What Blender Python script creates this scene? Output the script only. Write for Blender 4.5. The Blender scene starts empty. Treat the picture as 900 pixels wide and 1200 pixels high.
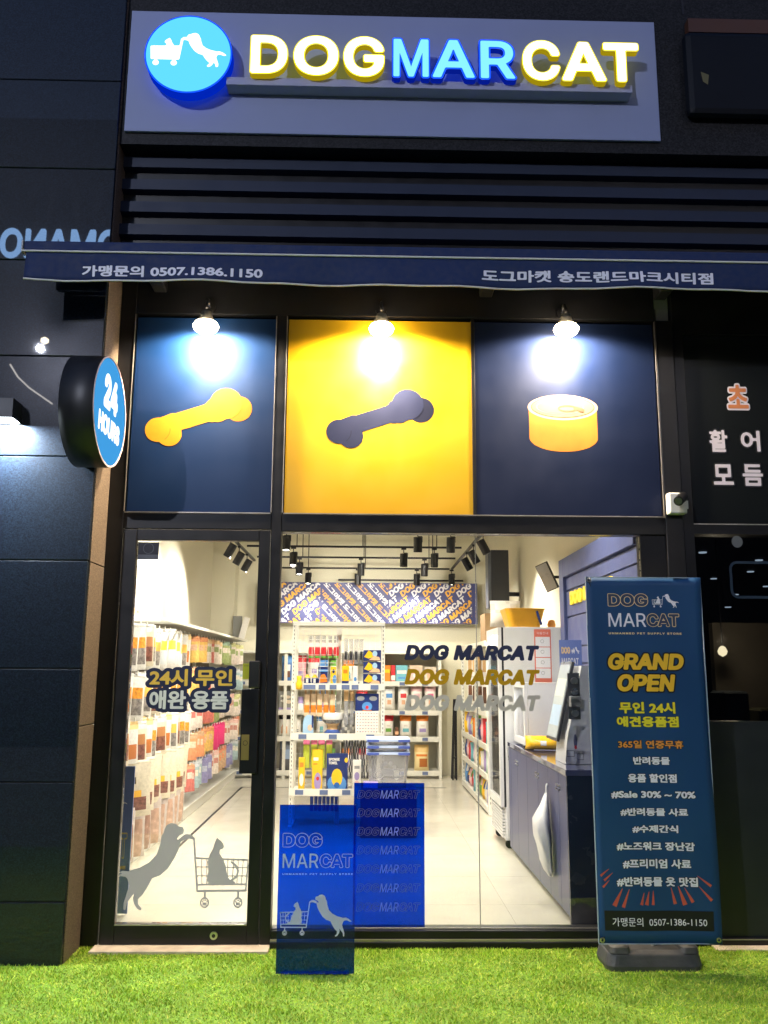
import bpy, math, random
import numpy as np
from mathutils import Vector, Matrix

sc = bpy.context.scene
R = math.radians
rnd = random.Random(7)

# ------------------------------------------------------------------ camera
cd = bpy.data.cameras.new('camera'); cam = bpy.data.objects.new('camera', cd); sc.collection.objects.link(cam)
cd.sensor_fit = 'VERTICAL'; cd.sensor_height = 36.0; cd.sensor_width = 27.0
cd.lens = 36.0 * 1012.73 / 1200.0
cd.clip_start = 0.05; cd.clip_end = 500
_p, _r, _y = R(10.495), R(0.3324), R(1.2632)
_f = Vector((math.sin(_y) * math.cos(_p), math.cos(_y) * math.cos(_p), math.sin(_p)))
_rt = Vector((math.cos(_y), -math.sin(_y), 0)); _up = _rt.cross(_f)
_r2 = _rt * math.cos(_r) + _up * math.sin(_r); _u2 = -_rt * math.sin(_r) + _up * math.cos(_r)
_m = Matrix((_r2, _u2, -_f)).transposed().to_4x4(); _m.translation = Vector((0, -5.15, 1.5))
cam.matrix_world = _m
sc.camera = cam

# ------------------------------------------------------------------ world: a deep blue dusk sky
w = bpy.data.worlds.new('World'); sc.world = w; w.use_nodes = True
nt = w.node_tree; nt.nodes.clear()
sky = nt.nodes.new('ShaderNodeTexSky'); sky.sky_type = 'NISHITA'; sky.sun_disc = False
sky.sun_elevation = R(2.0); sky.sun_rotation = R(150)
hs = nt.nodes.new('ShaderNodeMix'); hs.data_type = 'RGBA'; hs.blend_type = 'MULTIPLY'; hs.inputs[0].default_value = 1.0
hs.inputs[7].default_value = (0.50, 0.62, 1.15, 1)
bg = nt.nodes.new('ShaderNodeBackground'); bg.inputs[1].default_value = 0.34
wo = nt.nodes.new('ShaderNodeOutputWorld')
nt.links.new(sky.outputs[0], hs.inputs[6]); nt.links.new(hs.outputs[2], bg.inputs[0]); nt.links.new(bg.outputs[0], wo.inputs[0])

sc.view_settings.view_transform = 'Standard'; sc.view_settings.look = 'None'
sc.view_settings.exposure = 0; sc.view_settings.gamma = 1
sc.render.engine = 'CYCLES'
sc.cycles.use_denoising = True
sc.cycles.max_bounces = 8; sc.cycles.diffuse_bounces = 3; sc.cycles.glossy_bounces = 3
sc.cycles.transparent_max_bounces = 24; sc.cycles.transmission_bounces = 4
sc.cycles.sample_clamp_indirect = 6
sc.cycles.caustics_reflective = False; sc.cycles.caustics_refractive = False

def lamp(kind, name, loc, power, color=(1, 1, 1), **k):
    d = bpy.data.lights.new(name, kind); d.energy = power; d.color = color
    for a, v in k.items():
        if a != 'aim': setattr(d, a, v)
    o = bpy.data.objects.new(name, d); sc.collection.objects.link(o); o.location = loc
    if 'aim' in k:
        o.rotation_euler = (Vector(k['aim']) - Vector(loc)).to_track_quat('-Z', 'Y').to_euler()
    return o

# ------------------------------------------------------------------ materials
MATS = {}
def lin(c):
    return tuple((x / 255 / 12.92) if x / 255 <= .04045 else ((x / 255 + .055) / 1.055) ** 2.4 for x in c)
def mat(name, col, rough=.5, metal=0.0, emit=None, es=1.0, var=0.06, scale=9.0, bump=0.0, bscale=60.0, coat=0.0, alpha=1.0, spec=0.5, sheen=0):
    if name in MATS: return MATS[name]
    m = bpy.data.materials.new(name); m.use_nodes = True; t = m.node_tree; b = t.nodes['Principled BSDF']
    b.inputs['Roughness'].default_value = rough; b.inputs['Metallic'].default_value = metal
    b.inputs['Coat Weight'].default_value = coat; b.inputs['Alpha'].default_value = alpha
    b.inputs['Specular IOR Level'].default_value = spec
    tc = t.nodes.new('ShaderNodeTexCoord')
    if var > 0 and emit is None:
        n = t.nodes.new('ShaderNodeTexNoise'); n.inputs['Scale'].default_value = scale; n.inputs['Detail'].default_value = 5
        t.links.new(tc.outputs['Object'], n.inputs['Vector'])
        r = t.nodes.new('ShaderNodeMapRange'); r.inputs[1].default_value = .3; r.inputs[2].default_value = .7
        r.inputs[3].default_value = 1 - var; r.inputs[4].default_value = 1 + var
        t.links.new(n.outputs[0], r.inputs[0])
        v = t.nodes.new('ShaderNodeVectorMath'); v.operation = 'SCALE'; v.inputs[0].default_value = col
        t.links.new(r.outputs[0], v.inputs['Scale']); t.links.new(v.outputs[0], b.inputs['Base Color'])
        r2 = t.nodes.new('ShaderNodeMapRange'); r2.inputs[1].default_value = .3; r2.inputs[2].default_value = .7
        r2.inputs[3].default_value = max(.02, rough * .85); r2.inputs[4].default_value = min(1, rough * 1.15)
        t.links.new(n.outputs[0], r2.inputs[0]); t.links.new(r2.outputs[0], b.inputs['Roughness'])
    else:
        b.inputs['Base Color'].default_value = (*col, 1)
    if bump > 0:
        n = t.nodes.new('ShaderNodeTexNoise'); n.inputs['Scale'].default_value = bscale; n.inputs['Detail'].default_value = 4
        t.links.new(tc.outputs['Object'], n.inputs['Vector'])
        bp = t.nodes.new('ShaderNodeBump'); bp.inputs['Strength'].default_value = bump; bp.inputs['Distance'].default_value = .01
        t.links.new(n.outputs[0], bp.inputs['Height']); t.links.new(bp.outputs[0], b.inputs['Normal'])
    if emit is not None:
        b.inputs['Emission Color'].default_value = (*emit, 1); b.inputs['Emission Strength'].default_value = es
    MATS[name] = m
    return m
def granite(name, c0, c1, rough, scale=170.0, spec=.5, coat=0.0, crough=.05):
    m = bpy.data.materials.new(name); m.use_nodes = True; t = m.node_tree; b = t.nodes['Principled BSDF']
    tc = t.nodes.new('ShaderNodeTexCoord')
    v = t.nodes.new('ShaderNodeTexVoronoi'); v.inputs['Scale'].default_value = scale; t.links.new(tc.outputs['Object'], v.inputs['Vector'])
    n = t.nodes.new('ShaderNodeTexNoise'); n.inputs['Scale'].default_value = scale * .55; n.inputs['Detail'].default_value = 6
    t.links.new(tc.outputs['Object'], n.inputs['Vector'])
    sp = t.nodes.new('ShaderNodeSeparateColor'); t.links.new(v.outputs['Color'], sp.inputs[0])
    ad = t.nodes.new('ShaderNodeMath'); ad.operation = 'MULTIPLY'; t.links.new(sp.outputs[0], ad.inputs[0]); t.links.new(n.outputs[0], ad.inputs[1])
    r = t.nodes.new('ShaderNodeValToRGB'); e = r.color_ramp.elements
    e[0].position = .05; e[0].color = (*c0, 1); e[1].position = .55; e[1].color = (*c1, 1)
    t.links.new(ad.outputs[0], r.inputs[0]); t.links.new(r.outputs[0], b.inputs['Base Color'])
    b.inputs['Roughness'].default_value = rough; b.inputs['Specular IOR Level'].default_value = spec
    b.inputs['Coat Weight'].default_value = coat; b.inputs['Coat Roughness'].default_value = crough
    MATS[name] = m
    return m
def glassmat(name, tint=(1, 1, 1), refl=1.0, rough=0.0, haze=0.0, hazecol=(.8, .8, .8)):
    m = bpy.data.materials.new(name); m.use_nodes = True; t = m.node_tree; t.nodes.clear()
    o = t.nodes.new('ShaderNodeOutputMaterial'); tr = t.nodes.new('ShaderNodeBsdfTransparent'); tr.inputs[0].default_value = (*tint, 1)
    base = tr.outputs[0]
    if haze > 0:
        d = t.nodes.new('ShaderNodeBsdfDiffuse'); d.inputs[0].default_value = (*hazecol, 1)
        mx = t.nodes.new('ShaderNodeMixShader'); mx.inputs[0].default_value = haze
        t.links.new(tr.outputs[0], mx.inputs[1]); t.links.new(d.outputs[0], mx.inputs[2]); base = mx.outputs[0]
    g = t.nodes.new('ShaderNodeBsdfGlossy'); g.inputs['Roughness'].default_value = rough
    f = t.nodes.new('ShaderNodeFresnel'); f.inputs[0].default_value = 1.5
    mu = t.nodes.new('ShaderNodeMath'); mu.operation = 'MULTIPLY'; mu.inputs[1].default_value = refl
    t.links.new(f.outputs[0], mu.inputs[0])
    m2 = t.nodes.new('ShaderNodeMixShader'); t.links.new(mu.outputs[0], m2.inputs[0]); t.links.new(base, m2.inputs[1]); t.links.new(g.outputs[0], m2.inputs[2])
    t.links.new(m2.outputs[0], o.inputs[0]); MATS[name] = m
    return m
def emis(name, col, s=1.0):
    if name in MATS: return MATS[name]
    m = bpy.data.materials.new(name); m.use_nodes = True; t = m.node_tree; t.nodes.clear()
    o = t.nodes.new('ShaderNodeOutputMaterial'); e = t.nodes.new('ShaderNodeEmission')
    e.inputs[0].default_value = (*col, 1); e.inputs[1].default_value = s; t.links.new(e.outputs[0], o.inputs[0]); MATS[name] = m
    return m

BLACKM = mat('black_metal', (.007, .007, .009), .38, .0, var=.2, spec=.35)
DARKM = mat('dark_metal', (.03, .03, .035), .4, .6)
STEEL = mat('brushed_steel', (.55, .54, .52), .3, 1.0)
ALU = mat('aluminium', (.5, .46, .42), .35, .8)
WHITEP = mat('white_paint', (.78, .77, .72), .45)
CREAM = mat('cream_wall', (.78, .735, .58), .7, var=.02, scale=2, bump=.05)
SHELFW = mat('shelf_white', (.76, .74, .66), .4, var=.03)
PEG = mat('pegboard', (.60, .57, .45), .5, bump=.1, bscale=90)
NAVY = mat('navy', (.012, .03, .12), .4)
NAVYC = mat('navy_counter', (.062, .068, .150), .32, var=0)
NAVYD = mat('navy_dark', (.02, .025, .05), .25)
GRANF = granite('granite_polished', (.003, .005, .010), (.009, .017, .031), .5, 190, .12, coat=.75, crough=.012)
GRANB = granite('granite_brown', (.07, .05, .035), (.20, .145, .105), .5, 200)
STONE = granite('fascia_stone', (.006, .006, .008), (.022, .023, .027), .55, 120, .2)
TILE = mat('floor_tile', (.58, .54, .45), .22, var=.03, scale=3, coat=.1)
BOARD = mat('sign_board', (.23, .27, .45), .55, var=.03, scale=3)
SLAT = mat('siding', (.017, .025, .050), .5, .0, spec=.25)
AWN = mat('awning_fabric', (.007, .021, .088), .75, var=.1, scale=30, bump=.2, bscale=400)
PRINTW = mat('print_white', (.80, .79, .80), .55, var=0)
PRINTP = mat('print_peach', (.75, .50, .30), .5, var=0)
PBLUE = mat('panel_blue', (.0025, .017, .068), .5, spec=.2, var=.05, scale=5)
PYEL = mat('panel_yellow', (.56, .315, .005), .38, spec=.6, var=.03, scale=5)
PNAVY = mat('panel_navy', (.0035, .009, .036), .5, spec=.2, var=.08, scale=5)
BONEY = mat('bone_yellow', (.50, .205, .010), .6, spec=.15, var=.12, scale=7)
BONEN = mat('bone_navy', (.013, .017, .05), .6, spec=.15, var=.08, scale=7)
BANNER = mat('banner_blue', (.005, .055, .165), .5, var=.06, scale=3, bump=.25, bscale=5)
YEL = mat('print_yellow', (.98, .55, .03), .5, var=0)
LEMON = mat('print_lemon', (.90, .75, .03), .5, var=0)
ORANGE = mat('print_orange', (.85, .33, .06), .5, var=0)
REDP = mat('print_red', (.62, .10, .06), .5, var=0)
BLK = mat('print_black', (.006, .006, .01), .45, var=0)
NAVP = mat('print_navy', (.010, .016, .065), .5, var=0)
GOLDP = mat('print_gold', (.85, .55, .08), .5, var=0)
GREYP = mat('print_grey', (.80, .80, .80), .5, var=0)
DOGGREY = None
GLASS = glassmat('window_glass', refl=1.2)
COOLG = glassmat('fridge_glass', refl=.25)
DARKGLASS = glassmat('dark_glass', tint=(.45, .47, .5), refl=1.2)
FILM = glassmat('blue_film', tint=(.0, .21, .86), refl=.7, haze=.10, hazecol=(.0, .02, .28))
ACRYL = glassmat('blue_acrylic', tint=(.0, .23, .90), refl=.9, haze=.08, hazecol=(.0, .03, .25))
CLEARP = glassmat('clear_plastic', tint=(.86, .86, .88), refl=1.5, rough=.12, haze=.25, hazecol=(.75, .75, .78))
TURFB = mat('turf_backing', (.16, .30, .03), .9, var=.3, scale=40)

# ------------------------------------------------------------------ mesh builder
def decal(name, col, tr=.5):
    m = bpy.data.materials.new(name); m.use_nodes = True; t = m.node_tree; t.nodes.clear()
    o = t.nodes.new('ShaderNodeOutputMaterial'); d = t.nodes.new('ShaderNodeBsdfDiffuse'); d.inputs[0].default_value = (*col, 1)
    q = t.nodes.new('ShaderNodeBsdfTranslucent'); q.inputs[0].default_value = (*col, 1); x = t.nodes.new('ShaderNodeMixShader'); x.inputs[0].default_value = tr
    t.links.new(d.outputs[0], x.inputs[1]); t.links.new(q.outputs[0], x.inputs[2]); t.links.new(x.outputs[0], o.inputs[0]); MATS[name] = m
    return m
DOGGREY = decal('decal_grey', (.52, .53, .58), .55)
class MB:
    def __init__(s): s.v = []; s.f = []; s.mi = []; s.m = []
    def _m(s, m):
        if m not in s.m: s.m.append(m)
        return s.m.index(m)
    def add(s, vs, fs, m):
        k = len(s.v); i = s._m(m); s.v += [tuple(float(c) for c in v) for v in vs]
        for f in fs: s.f.append(tuple(k + q for q in f)); s.mi.append(i)
    def box(s, x0, x1, y0, y1, z0, z1, m, rot=None, ch=0.0):
        if ch > 0:
            c = min(ch, (x1 - x0) * .45, (y1 - y0) * .45, (z1 - z0) * .45)
            xs = (x0, x1); ys = (y0, y1); zs = (z0, z1); vs = []; idx = {}
            for a in (0, 1):
                for b in (0, 1):
                    for d in (0, 1):
                        sx = c if a == 0 else -c; sy = c if b == 0 else -c; sz = c if d == 0 else -c
                        idx[a, b, d, 'x'] = len(vs); vs.append((xs[a], ys[b] + sy, zs[d] + sz))
                        idx[a, b, d, 'y'] = len(vs); vs.append((xs[a] + sx, ys[b], zs[d] + sz))
                        idx[a, b, d, 'z'] = len(vs); vs.append((xs[a] + sx, ys[b] + sy, zs[d]))
            fs = []
            for a in (0, 1):
                fs.append([idx[a, b, d, 'x'] for b, d in ((0, 0), (1, 0), (1, 1), (0, 1))][::1 if a else -1])
                fs.append([idx[b, a, d, 'y'] for b, d in ((0, 0), (1, 0), (1, 1), (0, 1))][::-1 if a else 1])
                fs.append([idx[b, d, a, 'z'] for b, d in ((0, 0), (1, 0), (1, 1), (0, 1))][::1 if a else -1])
            for b in (0, 1):
                for d in (0, 1):
                    fl = 1 if b == d else -1
                    fs.append([idx[0, b, d, 'y'], idx[1, b, d, 'y'], idx[1, b, d, 'z'], idx[0, b, d, 'z']][::fl])
                    fs.append([idx[b, 0, d, 'x'], idx[b, 0, d, 'z'], idx[b, 1, d, 'z'], idx[b, 1, d, 'x']][::fl])
                    fs.append([idx[b, d, 0, 'x'], idx[b, d, 1, 'x'], idx[b, d, 1, 'y'], idx[b, d, 0, 'y']][::fl])
                    for a in (0, 1): pass
            for a in (0, 1):
                for b in (0, 1):
                    for d in (0, 1):
                        t = [idx[a, b, d, 'x'], idx[a, b, d, 'y'], idx[a, b, d, 'z']]
                        fs.append(t if (a + b + d) % 2 else t[::-1])
        else:
            vs = [(x, y, z) for x in (x0, x1) for y in (y0, y1) for z in (z0, z1)]
            fs = [(0, 1, 3, 2), (4, 6, 7, 5), (0, 4, 5, 1), (2, 3, 7, 6), (0, 2, 6, 4), (1, 5, 7, 3)]
        if rot is not None:
            c = Vector(((x0 + x1) / 2, (y0 + y1) / 2, (z0 + z1) / 2)); vs = [rot @ (Vector(v) - c) + c for v in vs]
        s.add(vs, fs, m); return s
    def quad(s, a, b, c, d, m): s.add([a, b, c, d], [(0, 1, 2, 3)], m); return s
    def cyl(s, a, b, r, m, n=12, r2=None, caps=True):
        a = Vector(a); b = Vector(b); d = (b - a).normalized(); u = d.orthogonal().normalized(); v = d.cross(u); r2 = r if r2 is None else r2
        vs = []
        for p, q in ((a, r), (b, r2)):
            for k in range(n):
                t = 2 * math.pi * k / n; vs.append(p + u * (q * math.cos(t)) + v * (q * math.sin(t)))
        fs = [(k, (k + 1) % n, n + (k + 1) % n, n + k) for k in range(n)]
        if caps: fs += [tuple(range(n))[::-1], tuple(range(n, 2 * n))]
        s.add(vs, fs, m); return s
    def tube(s, pts, r, m, n=6):
        for a, b in zip(pts[:-1], pts[1:]): s.cyl(a, b, r, m, n)
        return s
    def lathe(s, prof, c, m, n=24, axis='z', mfun=None):
        c = Vector(c); vs = []
        for r, h in prof:
            for k in range(n):
                t = 2 * math.pi * k / n; p = (r * math.cos(t), r * math.sin(t), h)
                if axis == 'x': p = (p[2], p[0], p[1])
                if axis == 'y': p = (p[0], p[2], p[1])
                vs.append(c + Vector(p))
        for i in range(len(prof) - 1):
            fs = [(i * n + k, i * n + (k + 1) % n, (i + 1) * n + (k + 1) % n, (i + 1) * n + k) for k in range(n)]
            s.add([], [], m); base = len(s.v)
            if i == 0: s.v += [tuple(v) for v in vs]; b0 = base
            mi = s._m(mfun(i) if mfun else m)
            for f in fs: s.f.append(tuple(b0 + q for q in f)); s.mi.append(mi)
        return s
    def art(s, geo, O, U, V, m, depth=0.0, N=None):
        """flat artwork geo=(verts2d, faces, edges) laid at origin O with axes U, V; depth extrudes it backwards along -N"""
        O = np.array(O, float); U = np.array(U, float); V = np.array(V, float)
        P = O + geo[0][:, :1] * U + geo[0][:, 1:2] * V
        s.add(P, geo[1], m)
        if depth > 0:
            N = np.cross(U, V) if N is None else np.array(N, float); N = N / np.linalg.norm(N)
            E = geo[2]; A = O + E[:, 0, :1] * U + E[:, 0, 1:2] * V; B = O + E[:, 1, :1] * U + E[:, 1, 1:2] * V
            vs = np.concatenate([A, B, B - N * depth, A - N * depth]); n = len(A)
            s.add(vs, [(k, n + k, 2 * n + k, 3 * n + k) for k in range(n)], m)
        return s
    def build(s, name, parent=None, label=None, cat=None, group=None, kind=None, bevel=0, smooth=False, local=False, loc=None, rot=None):
        me = bpy.data.meshes.new(name)
        V = np.array(s.v, float) if s.v else np.zeros((0, 3))
        o = bpy.data.objects.new(name, me)
        if parent is not None:
            if not local:
                off = Vector(parent['_o']) if '_o' in parent else Vector(parent.location)
                V = V - np.array(off)
            o['_o'] = tuple(parent['_o']) if '_o' in parent and not local else tuple(parent.location)
        elif not local:
            c = (V.min(0) + V.max(0)) / 2; c[2] = V.min(0)[2]; V = V - c; o.location = c; o['_o'] = tuple(c)
        me.from_pydata([tuple(v) for v in V], [], s.f)
        for m in s.m: me.materials.append(m)
        me.polygons.foreach_set('material_index', s.mi)
        if smooth: me.polygons.foreach_set('use_smooth', [True] * len(s.f))
        me.update()
        if loc is not None: o.location = loc
        if rot is not None: o.rotation_euler = rot
        sc.collection.objects.link(o)
        if parent is not None: o.parent = parent
        if bevel:
            b = o.modifiers.new('bevel', 'BEVEL'); b.width = bevel; b.segments = 2; b.limit_method = 'ANGLE'
        tag(o, label, cat, group, kind)
        return o
def tag(o, label=None, cat=None, group=None, kind=None):
    if label: o['label'] = label
    if cat: o['category'] = cat
    if group: o['group'] = group
    if kind: o['kind'] = kind
    return o
def thing(name, label, cat, loc=(0, 0, 0), group=None, rz=0):
    o = bpy.data.objects.new(name, None); sc.collection.objects.link(o); o.location = loc; o.rotation_euler = (0, 0, rz)
    o['_o'] = tuple(loc); o.empty_display_size = .1
    return tag(o, label, cat, group)
def struct(name, mb, **k): return mb.build(name, kind='structure', **k)
def dup(root, loc, rz=None, label=None, group=None):
    r = root.copy(); sc.collection.objects.link(r); r.location = loc
    if rz is not None: r.rotation_euler = (0, 0, rz) if not isinstance(rz, tuple) else rz
    if label: r['label'] = label
    if group: r['group'] = group
    for ch in list(root.children):
        c = ch.copy(); sc.collection.objects.link(c); c.parent = r
        for g in ch.children:
            d = g.copy(); sc.collection.objects.link(d); d.parent = c
    return r

# ------------------------------------------------------------------ lettering: outlines -> distance field -> clean flat meshes
try:
    INTER = bpy.data.fonts.load(bpy.utils.system_resource('DATAFILES', path='fonts') + '/Inter.woff2')
except Exception:
    INTER = None
_segc = {}
def segs_of(text, font='K', res=3, spacing=1.0):
    key = (text, font, res, spacing)
    if key in _segc: return _segc[key]
    c = bpy.data.curves.new('t', 'FONT'); c.body = text; c.fill_mode = 'NONE'; c.resolution_u = res; c.space_character = spacing
    if font == 'I' and INTER: c.font = INTER
    o = bpy.data.objects.new('t', c); sc.collection.objects.link(o)
    dg = bpy.context.evaluated_depsgraph_get()
    me = bpy.data.meshes.new_from_object(o.evaluated_get(dg))
    vs = np.zeros(len(me.vertices) * 3); me.vertices.foreach_get('co', vs); vs = vs.reshape(-1, 3)[:, :2]
    es = np.zeros(len(me.edges) * 2, int); me.edges.foreach_get('vertices', es); es = es.reshape(-1, 2); es.sort(axis=1)
    st = (es[:, 1] - es[:, 0]) == 1
    # a closed spline's last edge runs back from its highest index to its lowest
    a = np.where(st, es[:, 0], es[:, 1]); b = np.where(st, es[:, 1], es[:, 0])
    S = np.stack([vs[a], vs[b]], 1)
    bpy.data.objects.remove(o); bpy.data.curves.remove(c); bpy.data.meshes.remove(me)
    _segc[key] = S
    return S
def wind(P, S):
    """nonzero winding number of points P in oriented segments S (vertical ray upwards)"""
    a = S[None, :, 0]; b = S[None, :, 1]; x = P[:, None, 0]; y = P[:, None, 1]
    up = (a[..., 0] <= x) & (b[..., 0] > x); dn = (b[..., 0] <= x) & (a[..., 0] > x)
    dx = b[..., 0] - a[..., 0]; dx = np.where(dx == 0, 1e-9, dx)
    yy = a[..., 1] + (b[..., 1] - a[..., 1]) * (x - a[..., 0]) / dx
    hit = yy > y
    return (up & hit).sum(1) - (dn & hit).sum(1)
def sdist(P, S):
    a = S[None, :, 0]; d = S[None, :, 1] - a; L = np.maximum((d ** 2).sum(-1), 1e-12)
    q = P[:, None] - a; t = np.clip((q * d).sum(-1) / L, 0, 1)
    return np.sqrt(((q - t[..., None] * d) ** 2).sum(-1)).min(1)
_geoc = {}
def shape_geo(S, w, h, strokes=None, ring=None, keep=None):
    """area inside S grown by w, sampled on a grid of step h; strokes = list of (p, q, radius)"""
    pts = S.reshape(-1, 2) if len(S) else np.zeros((0, 2))
    if strokes:
        pts = np.concatenate([pts] + [np.array([p, q]) + d for p, q, r in strokes for d in (-r, r)])
    lo = pts.min(0) - max(w, 0) - 1.5 * h; hi = pts.max(0) + max(w, 0) + 1.5 * h
    nx = int((hi[0] - lo[0]) / h) + 2; ny = int((hi[1] - lo[1]) / h) + 2
    xs = lo[0] + np.arange(nx) * h; ys = lo[1] + np.arange(ny) * h
    F = np.full((nx, ny), 9.0)
    B = 12
    for i in range(0, nx, B):
        X = xs[i:i + B]; P = np.stack(np.meshgrid(X, ys, indexing='ij'), -1).reshape(-1, 2)
        f = np.full(len(P), 9.0)
        if len(S):
            m = max(w, 0) + 2.5 * h
            sel = S[(S[..., 0].max(1) >= X[0] - m) & (S[..., 0].min(1) <= X[-1] + m)]
            if len(sel):
                ds = sel if keep is None else S[keep & (S[..., 0].max(1) >= X[0] - m) & (S[..., 0].min(1) <= X[-1] + m)]
                d = sdist(P, ds) if len(ds) else np.full(len(P), 9.0); ins = wind(P, sel) != 0
                f = np.where(ins, -d, d)
        if strokes:
            for p, q, r in strokes:
                f = np.minimum(f, sdist(P, np.array([[p, q]], float)) - r)
        F[i:i + B] = f.reshape(len(X), ny)
    F -= w
    if ring: F = np.abs(F) - ring
    F = np.where(np.abs(F) < 1e-6, 1e-6, F)
    V = []; FA = []; E = []; vid = {}
    def vert(k, p):
        if k not in vid: vid[k] = len(V); V.append(p)
        return vid[k]
    I = F < 0
    C4 = I[:-1, :-1].astype(int) + I[1:, :-1] + I[1:, 1:] + I[:-1, 1:]
    for j in range(ny - 1):
        row = C4[:, j]; i = 0
        nz = np.nonzero(row)[0]
        if not len(nz): continue
        i = nz[0]; end = nz[-1] + 1
        while i < end:
            c = row[i]
            if c == 0: i += 1; continue
            if c == 4:
                k = i
                while k < end and row[k] == 4 and k - i < 5: k += 1
                FA.append([vert((i, j), (xs[i], ys[j])), vert((k, j), (xs[k], ys[j])), vert((k, j + 1), (xs[k], ys[j + 1])), vert((i, j + 1), (xs[i], ys[j + 1]))])
                i = k; continue
            cs = [(i, j), (i + 1, j), (i + 1, j + 1), (i, j + 1)]; poly = []; ex = []
            for q in range(4):
                A = cs[q]; Bc = cs[(q + 1) % 4]; fa = F[A]; fb = F[Bc]
                if fa < 0: poly.append(vert(A, (xs[A[0]], ys[A[1]])))
                if (fa < 0) != (fb < 0):
                    t = fa / (fa - fb); p = (xs[A[0]] + t * (xs[Bc[0]] - xs[A[0]]), ys[A[1]] + t * (ys[Bc[1]] - ys[A[1]]))
                    v = vert(('e',) + tuple(sorted((A, Bc))), p); poly.append(v); ex.append((len(poly) - 1, fa < 0))
            for n_, (pi, leaving) in enumerate(ex):
                if leaving: E.append((V[poly[pi]], V[poly[(pi + 1) % len(poly)]]))
            if len(poly) >= 3: FA.append(poly)
            i += 1
    return (np.array(V), FA, np.array(E).reshape(-1, 2, 2))
def text_geo(text, w=0.0, font='K', cells=22, shear=0.0, spacing=1.0, fitw=None, res=3, ring=None):
    """unit geometry: text grown by w (in em) scaled so that the box of the text grown by fitw is 0..1 x 0..1"""
    key = (text, w, font, cells, shear, spacing, fitw, ring)
    if key in _geoc: return _geoc[key]
    S = segs_of(text, font, res, spacing).copy()
    if len(S) == 0: return None
    keep = None
    if w < 0 or ring:
        mid = S.mean(1); d = S[:, 1] - S[:, 0]; nrm = np.stack([-d[:, 1], d[:, 0]], 1); nrm /= np.maximum(np.linalg.norm(nrm, axis=1), 1e-9)[:, None]
        keep = ((wind(mid + nrm * .003, S) != 0) & (wind(mid - nrm * .003, S) != 0)) == False
    if shear: S[..., 0] += S[..., 1] * shear
    fw = w if fitw is None else fitw
    lo = S.reshape(-1, 2).min(0) - fw; hi = S.reshape(-1, 2).max(0) + fw
    g = shape_geo(S, w, (hi[1] - lo[1]) / cells, ring=ring, keep=keep)
    n = (hi - lo)
    out = ((g[0] - lo) / n, g[1], (g[2] - lo) / n)
    _geoc[key] = out
    return out
def text(mb, s, x0, x1, z0, z1, y, m, w=0.0, U=(1, 0, 0), V=(0, 0, 1), O=None, depth=0.0, **k):
    """lay text into the rectangle x0..x1, z0..z1 on the plane y (or on O + U*x + V*z)"""
    g = text_geo(s, w, **k)
    U = np.array(U, float); V = np.array(V, float)
    o = (np.array((0, y, 0)) if O is None else np.array(O, float)) + U * x0 + V * z0
    mb.art(g, o, U * (x1 - x0), V * (z1 - z0), m, depth=depth)
    return mb

def poly_segs(polys):
    S = []
    for p in polys:
        ar = sum(p[i][0] * p[(i + 1) % len(p)][1] - p[(i + 1) % len(p)][0] * p[i][1] for i in range(len(p)))
        if ar < 0: p = p[::-1]
        S += [[p[i], p[(i + 1) % len(p)]] for i in range(len(p))]
    return np.array(S, float)
# dog pushing a shopping trolley with a cat in it (drawn in units of a pixel of an enlarged view, y down)
_dog = [(375, 576), (368, 566), (346, 562), (330, 551), (305, 547), (284, 556), (272, 572), (268, 592), (257, 606), (252, 640), (236, 690), (200, 724), (150, 748), (110, 758),
        (90, 765), (60, 762), (30, 775), (0, 800), (20, 800), (50, 786), (78, 790), (88, 800), (98, 830), (86, 868), (74, 905), (75, 934), (86, 936), (91, 905), (112, 878), (128, 862), (122, 885), (128, 906), (146, 930), (166, 937), (171, 930), (152, 912),
        (149, 888), (172, 868), (196, 835), (218, 796), (262, 782), (300, 752), (332, 706), (352, 668), (362, 632), (386, 622), (408, 618), (428, 622), (436, 616), (404, 598), (384, 598), (362, 612), (346, 624), (340, 618), (352, 604), (370, 598), (376, 588)]
_cat = [(557, 613), (566, 622), (576, 626), (590, 640), (596, 655), (588, 664), (574, 668), (572, 684), (592, 708), (608, 740), (616, 778), (630, 800), (662, 812), (660, 824),
        (520, 824), (514, 800), (516, 760), (512, 720), (520, 690), (536, 664), (545, 636)]
_cart = [((412, 603), (432, 618), 5), ((432, 618), (462, 852), 5), ((462, 852), (720, 850), 5), ((450, 706), (728, 714), 4), ((464, 824), (722, 822), 4), ((728, 714), (720, 850), 4),
         ((640, 724), (662, 738), 5), ((662, 738), (676, 762), 5), ((676, 762), (668, 790), 5), ((668, 790), (640, 806), 5)]
_cart += [((450 + 3 + k, 745 + 0 * k), (726, 748), 2.2) for k in (0,)] + [((456, 785), (724, 785), 2.2)]
_cart += [((x, 708), (x + (590 - x) * .06, 822), 2.2) for x in (478, 506, 620, 650, 676, 702)]
_cart += [((503, 852), (503, 880), 5), ((680, 852), (680, 880), 5)]
def _ring(cx, cy, r, t, n=14):
    return [((cx + r * math.cos(2 * math.pi * k / n), cy + r * math.sin(2 * math.pi * k / n)), (cx + r * math.cos(2 * math.pi * (k + 1) / n), cy + r * math.sin(2 * math.pi * (k + 1) / n)), t) for k in range(n)]
def _pads(cx, cy):
    return [((cx - 5, cy + 6), (cx + 5, cy + 6), 6.5), ((cx - 11, cy - 3), (cx - 11, cy - 4), 3.4), ((cx - 4, cy - 10), (cx - 4, cy - 11), 3.4), ((cx + 5, cy - 10), (cx + 5, cy - 11), 3.4), ((cx + 12, cy - 3), (cx + 12, cy - 4), 3.4)]
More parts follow.
